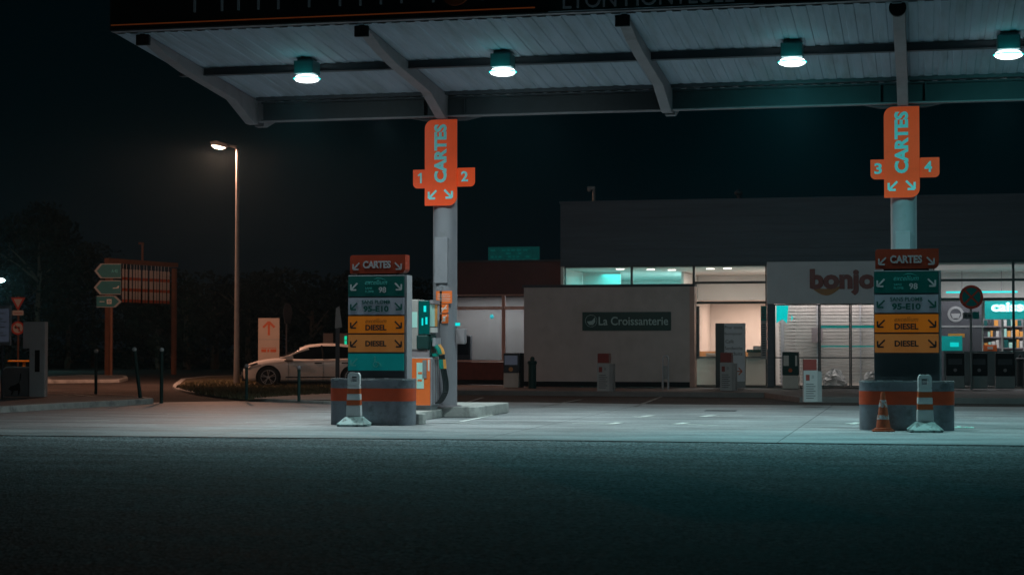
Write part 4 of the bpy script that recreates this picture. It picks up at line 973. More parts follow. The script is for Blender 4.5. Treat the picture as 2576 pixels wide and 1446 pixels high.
# roof skin and pillars follow the same sections, slightly proud
b = MB(); vs = []
for x, w_, zb, zt_, wt_ in GS[2:8]:
    o_ = 0.012; vs += [(x, -(wt_+0.035), zt_-0.065), (x, -(wt_+0.012), zt_-0.04), (x, -wt_*0.86, zt_+o_), (x, -wt_*0.4, zt_+0.015+o_), (x, wt_*0.4, zt_+0.015+o_), (x, wt_*0.86, zt_+o_), (x, wt_+0.012, zt_-0.04), (x, wt_+0.035, zt_-0.065)]
b.add(vs, [(i*8+k_, i*8+k_+1, (i+1)*8+k_+1, (i+1)*8+k_) for i in range(5) for k_ in range(7)])
b.build('roof', 'car_paint', car, smooth=True)
for sg in (1, -1):
    b = MB()
    def side(x, f):   # point on side glass at fraction f of height, slightly proud
        for (xa, wa, za, ta, qa), (xb, wb, zb_, tb, qb) in zip(GS, GS[1:]):
            if xa >= x >= xb:
                s_ = (xa-x)/(xa-xb); w_ = wa+(wb-wa)*s_; z_0 = za+(zb_-za)*s_; z_1 = ta+(tb-ta)*s_; wt_ = qa+(qb-qa)*s_
                hz = z_1-0.05-z_0; fm = 0.66*(z_1-z_0)/max(hz, .01)
                y = w_-(w_-wt_)*0.6*min(1, f/fm) if f < fm else (w_-(w_-wt_)*0.6) + (wt_-(w_-(w_-wt_)*0.6))*(f-fm)/max(1-fm, .01)
                return (x, sg*(y+0.012), z_0+hz*f)
    for (xa0, xa1, xb0, xb1) in ((0.99,0.90,0.12,0.00),):   # A pillar strip along the screen edge
        pts = []
        for i in range(7):
            x = 0.98 - i*0.155; pts.append(Vector(side(x, 0.86)) if i else Vector((0.98, sg*0.70, 0.985)))
        b.tube([tuple(p_) for p_ in pts], 0.035, 6)
    b.build('pillar', 'car_paint', car)
    for pp, rd in (([side(-0.42, 0.0), side(-0.40, 0.5), side(-0.36, 1.0)], 0.03), ([side(-1.32, 0.0), side(-1.30, 0.5), side(-1.24, 1.0)], 0.035)):
        b = MB(); b.tube(pp, rd, 6); b.build('pillar', 'black', car)
    b = MB()
    q0, q1 = side(-1.62, 0.0), side(-1.42, 0.98)
    b.add([side(-1.70,0.0), side(-1.99,0.3), side(-1.75,0.95), side(-1.45,0.97)], [(0,1,2,3)])
    b.build('rear_pillar', 'car_paint', car)
    b = MB(); b.prism(rrect(0.55,0.93,0.80,1.07,(0.05,0.03,0.04,0.06),4), sg*0.86, sg*1.02, 'y'); b.build('wing_mirror', 'car_paint', car, bevel=0.02)
    b = MB(); b.prism(rrect(0.56,0.89,0.84,0.925,(0.01,)*4,3), sg*0.80, sg*0.99, 'y'); b.build('mirror_foot', 'black', car)
    for x in (-0.25, -1.12):
        b = MB(); b.prism(rrect(x-0.12,0.80,x+0.12,0.835,(0.01,)*4,3), sg*0.885, sg*0.915, 'y'); b.build('door_handle', 'black', car)
    b = MB(); b.box(-0.78, sg*0.893, 0.33, 0.80, sg*0.912, 0.365); b.build('side_trim', 'black', car)
    b = MB(); b.box(-0.92, sg*0.84, 0.10, 0.92, sg*0.895, 0.20); b.build('sill', 'black', car)
    b = MB()
    for x in (0.72, -0.40, -1.30): b.tube([(x, sg*0.890, 0.24), (x-0.01, sg*0.893, 0.55), (x, sg*0.872, 0.86)], 0.006, 5)
    b.build('door_gap', 'black', car)
    b = MB(); b.add([(2.02,sg*0.83,0.66),(2.13,sg*0.69,0.62),(2.12,sg*0.66,0.71),(1.70,sg*0.865,0.84),(1.68,sg*0.885,0.78)], [(0,1,2,3,4)])
    b.build('headlight', 'headlight', car)
    for x in (WB/2, -WB/2):
        b = MB(); b.tube([(x, sg*0.69, 0.35), (x, sg*0.72, 0.35), (x, sg*0.86, 0.35), (x, sg*0.88, 0.35)], [0.32,0.35,0.35,0.33], 32); wh = b.build('wheel', 'tyre', car, smooth=True)
        b = MB(); ring = []
        for k_ in range(5):
            a_ = 2*math.pi*k_/5+0.3
            for dv in (-0.16, 0.16):
                pa = (x+0.05*math.cos(a_), 0.35+0.05*math.sin(a_)); pb = (x+0.235*math.cos(a_+dv), 0.35+0.235*math.sin(a_+dv))
                b.tube([(pa[0], sg*0.884, pa[1]), (pb[0], sg*0.884, pb[1])], 0.014, 5)
        ringprism(b, x, 0.35, 0.225, 0.245, sg*0.875, sg*0.888, 28); b.prism(circle(x, 0.35, 0.055, 16), sg*0.875, sg*0.892, 'y'); b.build('rim', 'alloy', wh)
        b = MB(); ringprism(b, x, 0.35, 0.385, 0.401, sg*0.60, sg*0.888, 28); b.build('arch_liner', 'black', car)
b = MB(); b.box(2.10,-0.45,0.22,2.20,0.45,0.40); b.box(2.12,-0.35,0.50,2.185,0.35,0.60); b.build('grille', 'black', car, bevel=0.02)
b = MB(); b.box(-1.1,-0.78,0.14,1.1,0.78,0.20); b.build('underbody', 'black', car)
b = MB(); b.box(2.203,-0.26,0.42,2.212,0.26,0.52); b.build('number_plate', 'sign_white', car)

# ================================================================== SHOP BUILDING
FY = 55.2
shop = thing('shop_building', (-3, FY, 0.14), 'long modern station shop with dark cladding above lit windows', 'building')
zb_ = 0.145; GT = 3.86
b = MB(); 
z = 3.87                                                                # cladding as horizontal boards
while z < 5.80: b.box(-10.99, FY-0.02, z, 8.5, FY+0.02, min(z+0.235, 5.82)); z += 0.245
b.box(-10.97, FY+0.005, 3.86, 8.48, 67.9, 5.80); b.build('upper_cladding', 'clad', shop, world=True)
b = MB(); b.box(-11.03, FY-0.05, 5.821, 8.55, FY+0.25, 5.88); b.build('roof_edge', 'clad', shop, world=True)
# interior shell
b = MB(); b.box(-10.9, 66.0, zb_, 8.4, 66.1, 3.85); b.build('back_wall', 'white_wall', shop, world=True)
b = MB(); b.box(-10.99, FY+0.01, zb_, -10.9, 66.0, 3.85); b.box(8.4, FY+0.01, zb_, 8.5, 66, 3.85); b.build('end_wall', 'white_wall', shop, world=True)
b = MB(); b.box(-10.89, FY+0.02, 3.80, 8.39, 65.99, 3.855); b.build('ceiling', 'white_wall', shop, world=True)
b = MB(); b.box(-10.89, FY+0.02, 0.142, 8.39, 65.99, 0.165); b.build('floor', 'floor_in', shop, world=True)
# low soffit zone behind the warm opening
b = MB(); b.box(-7.56, 62.2, 2.95, -0.9, 65.98, 3.795); b.build('bulkhead', 'white_wall', shop, world=True)
b = MB(); b.box(-0.49, 61.4, 2.95, 8.38, 65.98, 3.795); b.build('bulkhead', 'white_wall', shop, world=True)
b = MB(); b.box(-4.6, FY+0.35, 0.17, -4.5, 65.98, 3.79); b.build('partition', 'white_wall', shop, world=True)
b = MB(); b.box(-0.6, FY+0.35, 0.17, -0.5, 65.98, 3.79); b.build('partition', 'white_wall', shop, world=True)
b = MB(); b.box(-7.65, 58.5, 0.17, -7.57, 65.98, 3.79); b.build('partition', 'white_wall', shop, world=True)  # added wall keeping the cyan room light off the counter area
b = MB(); q0 = AY(1752,672,66).x; b.box(-11.0+0.15, 58.2, 0.17, -9.6, 58.3, 3.79); b.build('partition', 'white_wall', shop, world=True)
# window frames
def bars(nm, m_, rects, y0=FY-0.05, y1=FY+0.06, th=0.035, pane=True, gm='glass'):
    out_ = []
    for (x0, z0, x1, z1) in rects:
        b = MB(); b.box(x0, y0, z0, x0+th, y1, z1); b.box(x1-th, y0, z0, x1, y1, z1); b.box(x0+th, y0, z0, x1-th, y1, z0+th); b.box(x0+th, y0, z1-th, x1-th, y1, z1)
        f = b.build(nm, m_, shop, world=True)
        if pane:
            g = MB(); g.box(x0+th, FY-0.004, z0+th, x1-th, FY+0.004, z1-th); g.build('pane', gm, f, world=True) if False else g.build('pane', gm, shop, world=True)
        out_.append(f)
    return out_
bars('window', 'frame', [(-10.86, 3.20, -8.75, GT), (-8.748, 3.20, -6.83, GT), (-6.828, 3.32, -4.62, GT), (-6.828, 2.71, -4.62, 3.318), (-6.828, 0.17, -4.62, 2.708)])
# pale shop panel, sign and doors
b = MB(); b.box(-4.60, FY-0.16, 2.66, 0.30, FY+0.08, 3.93); b.build('sign_wall', 'shop_white', shop, world=True, bevel=0.01)
b = MB(); b.box(-4.60, FY-0.12, zb_, -4.40, FY+0.08, 2.658); b.build('wall_pier', 'clad', shop, world=True)
bars('door', 'frame', [(-4.398, 0.17, -3.05, 2.65), (-3.04, 0.17, -2.13, 2.65), (-2.12, 0.17, -1.15, 2.65), (-1.14, 0.17, 0.28, 2.65)])
b = MB()
for x0_, x1_ in ((-4.36,-3.09),(-3.0,-2.17),(-2.08,-1.19)): b.box(x0_, FY-0.03, 1.02, x1_, FY+0.03, 1.055)
b.build('door_rail', 'frame', shop, world=True)
b = MB()
for x0_, x1_ in ((-3.0,-2.17),(-2.08,-1.19)): b.box(x0_, FY-0.014, 1.93, x1_, FY-0.006, 2.00); b.box(x0_, FY-0.014, 1.36, x1_, FY-0.006, 1.40)
b.build('door_sticker_band', 'led_cyan_dim', shop, world=True)
# right glazing
bars('window', 'frame', [(0.31, 3.34, 2.60, 3.93), (2.602, 3.34, 5.2, 3.93), (0.31, 2.78, 2.60, 3.338), (2.602, 2.78, 5.2, 3.338), (0.31, 0.17, 2.60, 2.778), (2.602, 0.17, 5.2, 2.778), (5.202,0.17,8.3,3.93)])
# bonjour sign
sg_ = thing('shop_sign', (-2.2, FY-0.165, 2.75), 'pale shop sign with large maroon rounded lettering over an ochre curve', 'sign')
b = MB(); b.box(-3.75, FY-0.185, 2.78, 0.10, FY-0.162, 3.78); b.build('sign_board', 'shop_white', sg_, world=True)
L0 = AY(2037,680,FY-0.19); 
text('bonjour', AY(2037,700,FY-.2).x+1.36, AY(2037,710,FY-.2).z, 2.72, 0.80, FY-0.186, 'maroon', sg_, world=True, bold=0.05, depth=0.04)
cv = MB(); N = 16; top = []; bot = []
x0_, x1_ = AY(2040,722,FY).x, AY(2122,722,FY).x; zc_ = AY(2080,722,FY).z
for i in range(N+1):
    s_ = i/N; x = x0_+(x1_-x0_)*s_; top.append((x, zc_-0.08*math.sin(math.pi*s_)+0.05*s_)); bot.append((x, zc_-0.28*math.sin(math.pi*s_)+0.05*s_-0.001))
for i in range(N): cv.prism([top[i], top[i+1], bot[i+1], bot[i]], FY-0.22, FY-0.186, 'y')
cv.build('smile_curve', 'smile', sg_, world=True)

# interior lights (recessed fittings), downlights visible as bright discs
def downlight(x, y, z, par=None, r=0.13):
    b = MB(); b.lathe([(r, z-0.03), (r, z-0.005)], (x, y), 16)
    o = b.build('downlight', 'down_glow'); tag(o, DL_LAB, 'ceiling light', 'recessed shop ceiling lights'); return o
DL_LAB = 'small recessed light in the shop ceiling seen through the upper windows'
for px, py in ((1637,677),(1690,678),(1754,671),(1830,674),(1826,670),(1787,675),(1770,672),(1560,676),(2459,659)):
    r_ = ray(px, py); s_ = (3.80-CH)/r_.z; q = _C + r_*s_
    if q.y < 65.8 and q.y > 55.4: downlight(q.x, q.y, 3.80)
DL_LAB = 'small recessed light in the low soffit above the counter'
for px in (1764,1821,1884): 
    q = AY(px, 757, 64.6); downlight(q.x, 64.6, 2.95, r=0.14)
area('shop_light_cyan', (-9.0, 62.5, 3.72), 2.2, 95, (0.0,0.75,0.72), size_y=5)
area('shop_light_cyan', (-9.2, 57.2, 3.72), 2.0, 50, (0.02,0.75,0.70), size_y=2)
area('shop_light_mid', (-8.3, 60.5, 3.75), 1.0, 190, (0.50,0.86,0.86), size_y=3)
area('shop_light_warm', (-5.7, 58.5, 3.75), 1.6, 105, (1.0,0.80,0.72), size_y=3)
area('shop_light_entry', (-5.7, 55.5, 2.62), 1.9, 24, (1.0,0.72,0.60), size_y=0.2)
area('shop_light_counter', (-5.7, 64.2, 2.9), 1.8, 78, (1.0,0.62,0.48), size_y=1.6)
area('shop_light_doors', (-2.6, 55.95, 3.72), 3.2, 92, (1.0,0.82,0.76), size_y=0.7)
area('shop_light_doors', (-2.6, 59, 3.72), 3.0, 50, (1.0,0.82,0.76), size_y=3)
area('shop_light_right', (3.0, 58.0, 3.72), 5.0, 250, (0.95,0.84,0.86), size_y=2.5)
area('shop_light_desk', (2.6, 60.8, 2.9), 2.5, 22, (0.3,0.9,0.9), size_y=1.0)

# counter zone
ct = thing('shop_counter', (-5.7, 56.0, 0.166), 'pale counter with dark worktop inside the warm lit opening', 'counter')
b = MB(); b.box(-6.85, 55.75, 0.17, -4.66, 56.3, 1.02); b.build('counter_front', 'counter', ct, world=True)
b = MB(); b.box(-6.85, 55.72, 1.022, -4.66, 56.35, 1.07); b.build('worktop', 'worktop', ct, world=True)
sh = thing('back_shelf', (-5.7, 62.0, 0.166), 'orange wooden shelf unit at the back wall of the counter area', 'shelf')
b = MB(); b.box(-8.2, 61.7, 0.17, -4.7, 62.1, 1.10); b.build('shelf_body', 'wood', sh, world=True)
b = MB(); b.box(-8.2, 61.68, 1.102, -4.7, 62.1, 1.20); b.build('shelf_top', 'wood', sh, world=True)
rg_ = thing('cash_register', (-4.95, 56.02, 1.072), 'small dark green till with a grey screen on the counter right of the menu board', 'till')
b = MB(); b.box(-0.30,-0.16,0,0.24,0.16,0.12); b.build('drawer', 'poster', rg_); b = MB(); b.box(-0.34,-0.2,0.122,0.28,0.2,0.21); b.build('till_top', 'green_box', rg_)
b = MB(); b.box(-0.16,-0.02,0.212,0.10,0.02,0.32); b.build('screen', 'sign_back', rg_)
tr_ = thing('paper_tray', (-6.35, 56.0, 1.072), 'low tray of papers on the counter left of the menu board', 'tray')
b = MB(); b.box(-0.2,-0.14,0,0.3,0.14,0.10); b.build('tray', 'poster', tr_); b = MB(); b.box(-0.12,-0.146,0.04,0.18,-0.141,0.08); b.build('paper', 'sign_white', tr_)
# vertical banners
for x, lab, m_ in ((-6.74, 'grey vertical banner with faded lettering left of the opening', 'sign_back'), (-4.70, 'teal topped vertical banner right of the opening', 'sign_back')):
    bn = thing('vertical_banner', (x, FY-0.10, 1.0), lab, 'banner', 'narrow vertical banners beside the opening')
    b = MB(); b.box(-0.09,-0.01,0,0.09,0.01,1.60); b.build('banner_sheet', m_, bn)
    if x > -5: b = MB(); b.box(-0.09,-0.014,1.15,0.09,-0.011,1.60); b.build('banner_top', 'arrow_green', bn)
    text('PRO', 0, 1.38, 0.10, 0.32, -0.0145, 'txt_dark', bn, rot=1, bold=0.02)
    b = MB()
    for i in range(14): b.box(-0.05,-0.013,0.1+i*0.07,0.05,-0.0105,0.135+i*0.07)
    b.build('print', 'steel_dark', bn)
# behind the sliding doors: shutter and shelving
st = thing('roller_shutter', (-2.8, 56.6, 0.17), 'half lit metal roller shutter behind the glass doors', 'shutter')
b = MB(); z = 0.25
while z < 2.6: b.box(-4.35, 56.6, z, -1.0, 56.63, z+0.085); z += 0.105
b.build('slats', 'roller', st, world=True)
b = MB(); b.box(-4.3, 56.53, 0.17, -4.2, 56.59, 2.7); b.box(-3.2,56.53,0.17,-3.1,56.59,2.7); b.box(-1.9,56.53,0.17,-1.85,56.59,2.7); b.build('guide_rail', 'alu', st, world=True)
b = MB(); b.box(-3.35,56.4,1.50,-3.02,56.5,1.95); b.build('cash_box', 'steel', st, world=True)
for px, py, w_, h_, m_, lab in ((2000,870,0.3,0.36,'sign_back','grey poster inside the glass door'),):
    pass
led = MB(); q = AY(1968, 791, FY+0.2); 
led.add([(q.x-0.18,FY+0.2,q.z-0.26),(q.x+0.0,FY+0.2,q.z-0.14),(q.x+0.14,FY+0.2,q.z-0.27),(q.x+0.18,FY+0.2,q.z+0.27),(q.x-0.18,FY+0.2,q.z+0.27)], [(0,1,2,3,4)])
led.add([(q.x+0.26,FY+0.2,q.z-0.2),(q.x+0.33,FY+0.2,q.z-0.12),(q.x+0.28,FY+0.2,q.z+0.0)], [(0,1,2)])
md = led.build('lit_screen', 'led_cyan'); mo = md.modifiers.new('s', 'SOLIDIFY'); mo.thickness = 0.03; tag(md, 'glowing cyan screen in the top corner of the left glass door', 'screen')
# pile of bags behind the lower panes
for x, s_, lab in ((-2.65, 0.34, 'pale heap of bags low behind the left sliding door'), (-1.55, 0.30, 'grey heap of bags low behind the right sliding door')):
    b = MB(); rr = random.Random(int(x*100)); N = 14; vs = []
    for i in range(8):
        for k_ in range(N):
            a_ = 2*math.pi*k_/N; f_ = math.cos(i/7*math.pi/2)**0.7*(1+rr.uniform(-.22,.22)); vs.append((s_*f_*math.cos(a_), s_*0.6*f_*math.sin(a_), s_*(1.25+0.3*math.sin(3*a_))*math.sin(i/7*math.pi/2)))
    b.add(vs, [(i*N+k_, i*N+(k_+1) % N, (i+1)*N+(k_+1) % N, (i+1)*N+k_) for i in range(7) for k_ in range(N)])
    tag(b.build('bag_heap', 'sign_back', loc=(x, 56.25, 0.17)), lab, 'bags')

# right interior: coffee panel, lit display, caisse sign, shelves, goods
cf = thing('coffee_corner', (0.95, 59.0, 0.166), 'dark coffee counter panel with a round cup emblem inside the shop', 'counter')
a = AY(2367,758,59); c_ = AY(2470,840,59)
b = MB(); b.box(a.x-0.3, 59.0, 0.17, c_.x, 59.6, a.z); b.build('panel', 'steel_dark', cf, world=True)
b = MB(); q = AY(2404,790,59); ringprism(b, q.x, q.z, 0.17, 0.25, 58.985, 58.998); b.prism([(q.x-0.15,q.z+0.02),(q.x+0.15,q.z+0.02),(q.x+0.09,q.z-0.13),(q.x-0.09,q.z-0.13)], 58.985, 58.998, 'y'); b.build('emblem', 'sign_back', cf, world=True)
b = MB(); b.box(q.x-0.5,58.985,q.z-0.42,q.x+0.9,58.998,q.z-0.36); b.build('print', 'sign_back', cf, world=True)
ld = thing('lit_display', (0.9, 57.6, 0.9), 'cyan lit food display case below the round emblem', 'display case')
a = AY(2369,845,57.6); c_ = AY(2421,882,57.6)
b = MB(); b.box(a.x, 57.6, c_.z, c_.x, 58.0, a.z); b.build('case', 'led_cyan_dim', ld, world=True)
a2 = AY(2390,861,57.6); c2 = AY(2412,872,57.6); b = MB(); b.box(a2.x, 57.58, c2.z, c2.x, 57.599, a2.z); b.build('bright_panel', 'led_cyan', ld, world=True)
b = MB(); b.box(a.x+0.05, 57.55, 0.17, c_.x, 57.599, c_.z-0.002); b.build('case_base', 'frame', ld, world=True)
a3 = AY(2385,838,57.7); b = MB(); b.box(a3.x,57.7,a3.z-0.13,a3.x+0.5,57.72,a3.z-0.01); b.build('price_card', 'noz_orange', ld, world=True)
cs = thing('caisse_sign', (2.6, 58.2, 2.2), 'teal box sign with glowing caisse lettering inside the shop', 'sign')
a = AY(2478,757,58.2); c_ = AY(2660,802,58.2); b = MB(); b.box(a.x, 58.2, c_.z, c_.x, 58.6, a.z); b.build('sign_box', 'led_cyan_dim', cs, world=True)
a = AY(2493,760,58.15); c_ = AY(2596,784,58.15)
text('caisse', (a.x+c_.x)/2, (a.z+c_.z)/2, c_.x-a.x, a.z-c_.z, 58.195, 'cyan_glow', cs, world=True, bold=0.075, depth=0.01, name='lettering_glow')
text('caisse', (a.x+c_.x)/2, (a.z+c_.z)/2, (c_.x-a.x)*0.985, (a.z-c_.z)*0.94, 58.184, 'white_glow', cs, world=True, bold=0.03, depth=0.01)
goods = random.Random(12)
for i, (px0, px1, py) in enumerate(((2428,2470,884),(2474,2520,884),(2524,2576,890))):
    a = AY(px0, 800, 60.0+i*0.3); c_ = AY(px1, py, 60.0+i*0.3)
    lab = ('left shelf unit of mixed goods behind the no stopping sign', 'middle shelf unit of mixed goods under the caisse sign', 'right shelf unit of mixed goods at the photo edge')[i]
    s_ = thing('goods_shelf', ((a.x+c_.x)/2, 60.0+i*0.3, 0.166), lab, 'shelf', 'shop shelves of mixed goods')
    b = MB(); b.box(a.x, 60.2+i*0.3, 0.17, c_.x, 60.3+i*0.3, a.z)
    for zz in (0.6, 0.95, 1.3, 1.65, 2.0):
        b.box(a.x, 59.95+i*0.3, zz, c_.x, 60.2+i*0.3, zz+0.03)
    b.build('rack', 'steel', s_, world=True)
    for zz in (0.98, 1.33, 1.68, 2.03):
        x = a.x+0.02
        b = MB(); 
        while x < c_.x-0.12:
            w_ = goods.uniform(0.06,0.13); b.box(x, 59.97+i*0.3, zz+0.002, x+w_, 60.1+i*0.3, zz+goods.uniform(0.14,0.27), goods.randrange(5)); x += w_+0.02
        b.build('goods_row', ['sign_white','noz_orange','arrow_green','steel_dark','mint'], s_, world=True)
ob = thing('orange_till', (2.05, 57.4, 1.02), 'orange payment terminal stand on the cash desk', 'terminal')
a = AY(2474,867,57.4); c_ = AY(2508,883,57.4); b = MB(); b.box(a.x,57.4,c_.z,c_.x,57.6,a.z); b.build('terminal_body', 'orange', ob, world=True)
b = MB(); b.box(a.x+0.12,57.38,c_.z+0.06,c_.x-0.12,57.399,a.z-0.05); b.build('terminal_screen', 'sign_white', ob, world=True)
b = MB(); b.box(a.x-0.6,57.3,0.17,c_.x+1.2,57.75,c_.z-0.002); b.build('desk', 'frame', ob, world=True)
cl = thing('ceiling_strip', (2.0, 60, 3.2), 'long cyan light strip hanging inside the right windows', 'light')
a = AY(2380,735,60); c_ = AY(2560,732,60)
b = MB(); b.box(a.x, 60, a.z-0.03, c_.x, 60.05, a.z+0.03); b.build('tube', 'led_cyan', cl, world=True)
b = MB(); b.tube([(a.x+.5,60.02,a.z+.03),(a.x+.5,60.02,3.79)],0.01,6); b.tube([(c_.x-.5,60.02,a.z+.03),(c_.x-.5,60.02,3.79)],0.01,6); b.build('wire', 'steel', cl, world=True)

# ---- annex box with café sign
AYY = 54.6
an = thing('cafe_annex', (-9.4, AYY, 0.14), 'cream rendered annex block in front of the shop', 'building')
xl = AY(1318,850,AYY).x; xr = AY(1735,850,AYY).x
b = MB(); b.box(xl, AYY, 0.30, xr, FY-0.06, 3.19); b.build('wall', 'cream', an, world=True)
b = MB(); b.box(xl, AYY+0.03, 0.142, xr, FY-0.06, 0.299); b.build('plinth', 'black', an, world=True)
b = MB(); b.box(xl-0.05, AYY-0.04, 3.192, xr+0.16, FY-0.06, 3.27); b.build('coping', 'steel_dark', an, world=True)
b = MB(); b.box(xr+0.002, AYY-0.02, 0.142, xr+0.15, FY-0.06, 3.19); b.build('corner_pier', 'frame_red', an, world=True)
sg2 = thing('cafe_sign', (-9, AYY-0.04, 2.0), 'dark green name sign with pale lettering on the cream wall', 'sign')
sg2['label'] = 'dark green name sign with pale lettering on the cream wall'
a = AY(1465,785,AYY-.04); c_ = AY(1688,831,AYY-.04)
b = MB(); b.box(a.x, AYY-0.05, c_.z, c_.x, AYY-0.002, a.z); b.build('sign_board', 'sign_green', sg2, world=True)
tl = AY(1506,806,AYY-.05); tr2 = AY(1681,806,AYY-.05)
text('La Croissanterie', (tl.x+tr2.x)/2, (a.z+c_.z)/2+0.01, tr2.x-tl.x, 0.26, AYY-0.051, 'sign_letter', sg2, world=True, bold=0.012)
q = AY(1487,807,AYY-.05)
b = MB(); ringprism(b, q.x, q.z, 0.175, 0.185, AYY-0.055, AYY-0.051); b.prism([(q.x-0.13,q.z-0.02),(q.x+0.02,q.z-0.0),(q.x+0.12,q.z+0.11),(q.x+0.13,q.z-0.03),(q.x+0.06,q.z-0.12),(q.x-0.06,q.z-0.12)], AYY-0.056, AYY-0.051, 'y'); b.build('emblem', 'sign_letter', sg2, world=True)

# ---- left low building
LY = 56.6
lb = thing('low_building', (-15, LY, 0.14), 'low dark red building with plain pale lit windows left of the cream wall', 'building')
zf0 = AY(1200,740,LY).z; zf1 = AY(1200,660,LY).z
xL, xR = AY(1118,800,LY).x, AY(1330,800,LY).x
b = MB(); b.box(xL, LY-0.10, zf0, AY(1412,800,LY).x, LY+0.1, zf1); b.build('fascia', 'redfascia', lb, world=True)
b = MB(); b.box(xL, LY-0.16, zf1+0.001, -11.2, LY+6, zf1+0.06); b.build('roof', 'steel_dark', lb, world=True)
b = MB(); b.box(xL, LY, 0.30, AY(1272,900,LY).x, LY+0.15, 0.87); b.build('low_wall', 'redwall', lb, world=True)
b = MB(); b.box(xL, LY+0.03, 0.142, xR, LY+0.15, 0.298); b.build('plinth', 'black', lb, world=True)
xm = AY(1266,800,LY).x; zt1 = AY(1200,775,LY).z
for (x0_, z0, x1_, z1) in ((xL, 0.88, xm, zt1), (xL, zt1, xm, zf0-0.002), (xm+0.002, 0.31, xR, zt1), (xm+0.002, zt1, xR, zf0-0.002)):
    th = 0.05; b = MB(); y0, y1 = LY+0.0, LY+0.1
    z0 += 0.002; z1 -= 0.002; x0_ += 0.002; x1_ -= 0.002
    b.box(x0_, y0, z0, x0_+th, y1, z1); b.box(x1_-th, y0, z0, x1_, y1, z1); b.box(x0_+th, y0, z0, x1_-th, y1, z0+th); b.box(x0_+th, y0, z1-th, x1_-th, y1, z1)
    b.build('window', 'frame_red', lb, world=True)
    b = MB(); b.box(x0_+th, LY+0.045, z0+th, x1_-th, LY+0.055, z1-th); b.build('pane', 'glass_dim', lb, world=True)
b = MB(); n = 260; vs = []                                              # curtain, gently folded
for i in range(n):
    x = xL + (xR-xL)*i/(n-1); y = LY+1.5; vs += [(x, y, 0.2), (x, y, zf0-0.05)]
b.add(vs, [(2*i, 2*i+1, 2*i+3, 2*i+2) for i in range(n-1)]); b.build('inner_wall', 'counter', lb, world=True, smooth=True)
b = MB(); b.box(xL, LY+6, 0.14, -11.2, LY+6.1, zf1); b.box(xL-0.1, LY, 0.14, xL, LY+6.1, zf1); b.build('rear_wall', 'redwall', lb, world=True)
area('low_building_light', (-13.6, LY+0.42, zf0-0.05), 3.0, 55, (1.0,0.90,0.87), size_y=0.25)
b = MB(); q = AY(1237,797,LY+0.6); b.lathe([(0.04,q.z-0.06),(0.07,q.z),(0.04,q.z+0.08)], (q.x, LY+0.6), 12)
tag(b.build('small_cyan_lamp', 'led_cyan', smooth=True), 'small cyan lamp glowing inside the low building window', 'lamp')
b = MB(); q = AY(1165,850,LY+0.5); 
t = thing('window_cabinet', (q.x, LY+0.5, 0.2), 'grey cabinet standing behind the low building window', 'cabinet')
b.box(-0.22,-0.12,0,0.28,0.12,1.52); b.build('cabinet_body', 'sign_back', t, bevel=0.01); b = MB(); b.box(-0.16,-0.13,0.9,0.22,-0.121,1.42); b.build('cabinet_door', 'steel_dark', t)

# ---- things on the pavement before the buildings
def PY(x, y): return G(x, y, 0.14)
def box_scale(p): return ((p-_C).dot(_F))/FD
# vending / newspaper machine
p = PY(1291, 974); S = box_scale(p)
t = thing('vending_machine', (p.x, p.y, 0.142), 'pale based machine with a dark screen left of the cream wall', 'machine')
W = 21*S; hh = 86*S
b = MB(); b.box(-W,-0.2,0,W*0.85,0.25,hh*0.42); b.build('base', 'counter', t, bevel=0.01)
b = MB(); b.box(-W,-0.21,hh*0.425,W*0.95,0.25,hh); b.build('head', 'steel_dark', t, bevel=0.015)
b = MB(); b.box(-W*0.85,-0.218,hh*0.66,W*0.7,-0.211,hh*0.93); b.build('screen', 'navy', t)
b = MB(); b.prism(circle(-W*0.1, hh*0.53, 0.07, 8), -0.218, -0.211, 'y'); b.build('badge', 'wood', t)
b = MB(); b.box(W*0.96,-0.1,0,W*1.15,0.2,hh*1.0); b.build('side_panel', 'black', t)
# ash bin shaped like a hydrant
p = PY(1339, 977); S = box_scale(p)
t = thing('ash_bin', (p.x, p.y, 0.142), 'dark green slim ash bin with a capped top before the cream wall', 'bin')
b = MB(); b.lathe([(10*S,0),(10*S,60*S),(12*S,62*S),(12*S,68*S),(9*S,70*S)], (0,0), 20); b.build('bin_body', 'green_box', t, smooth=True)
b = MB(); b.lathe([(6*S,70.2*S),(6*S,76*S),(3*S,80*S)], (0,0), 16); b.build('cap', 'green_box', t, smooth=True)
# gas bottle price stands
def gas_stand(x, y, y1, wpx, label, col2='white', ang=R(-10)):
    p = PY(x, y); S = box_scale(p)
    t = thing('price_stand', (p.x, p.y, 0.142), label, 'price stand', 'white floor stands with dark red heads', ang)
    W = wpx*S/2; hh = (y-y1)*S
    b = MB(); b.box(-W,-0.12,0,W,0.12,hh*0.74); bd = b.build('stand_body', 'stand', t)
    b = MB(); b.box(-W*0.97,-0.10,hh*0.742,W*0.9,0.10,hh); b.build('stand_head', 'maroon', t)
    b = MB(); b.box(-W*0.7,-0.126,hh*0.50,-W*0.15,-0.121,hh*0.64); b.build('bottle_picture', 'maroon', bd)
    b = MB(); b.box(W*0.15,-0.126,hh*0.55,W*0.5,-0.121,hh*0.63); b.build('bottle_picture', 'sign_back', bd)
    b = MB()
    for i in range(7): b.box(-W*0.7,-0.124,hh*(0.08+0.055*i),W*(0.7 if i % 2 else 0.45),-0.121,hh*(0.095+0.055*i))
    b.build('print', 'cab', bd)
    b = MB(); b.box(W+0.002,-0.11,0.0,W+0.10,0.11,hh*0.72); b.build('side_sheet', 'sign_back', t)
    return t
gas_stand(1521, 983, 889, 32, 'white price stand with a dark red head before the cream wall')
gas_stand(1829, 982, 887, 30, 'white price stand with a dark red head before the menu board')
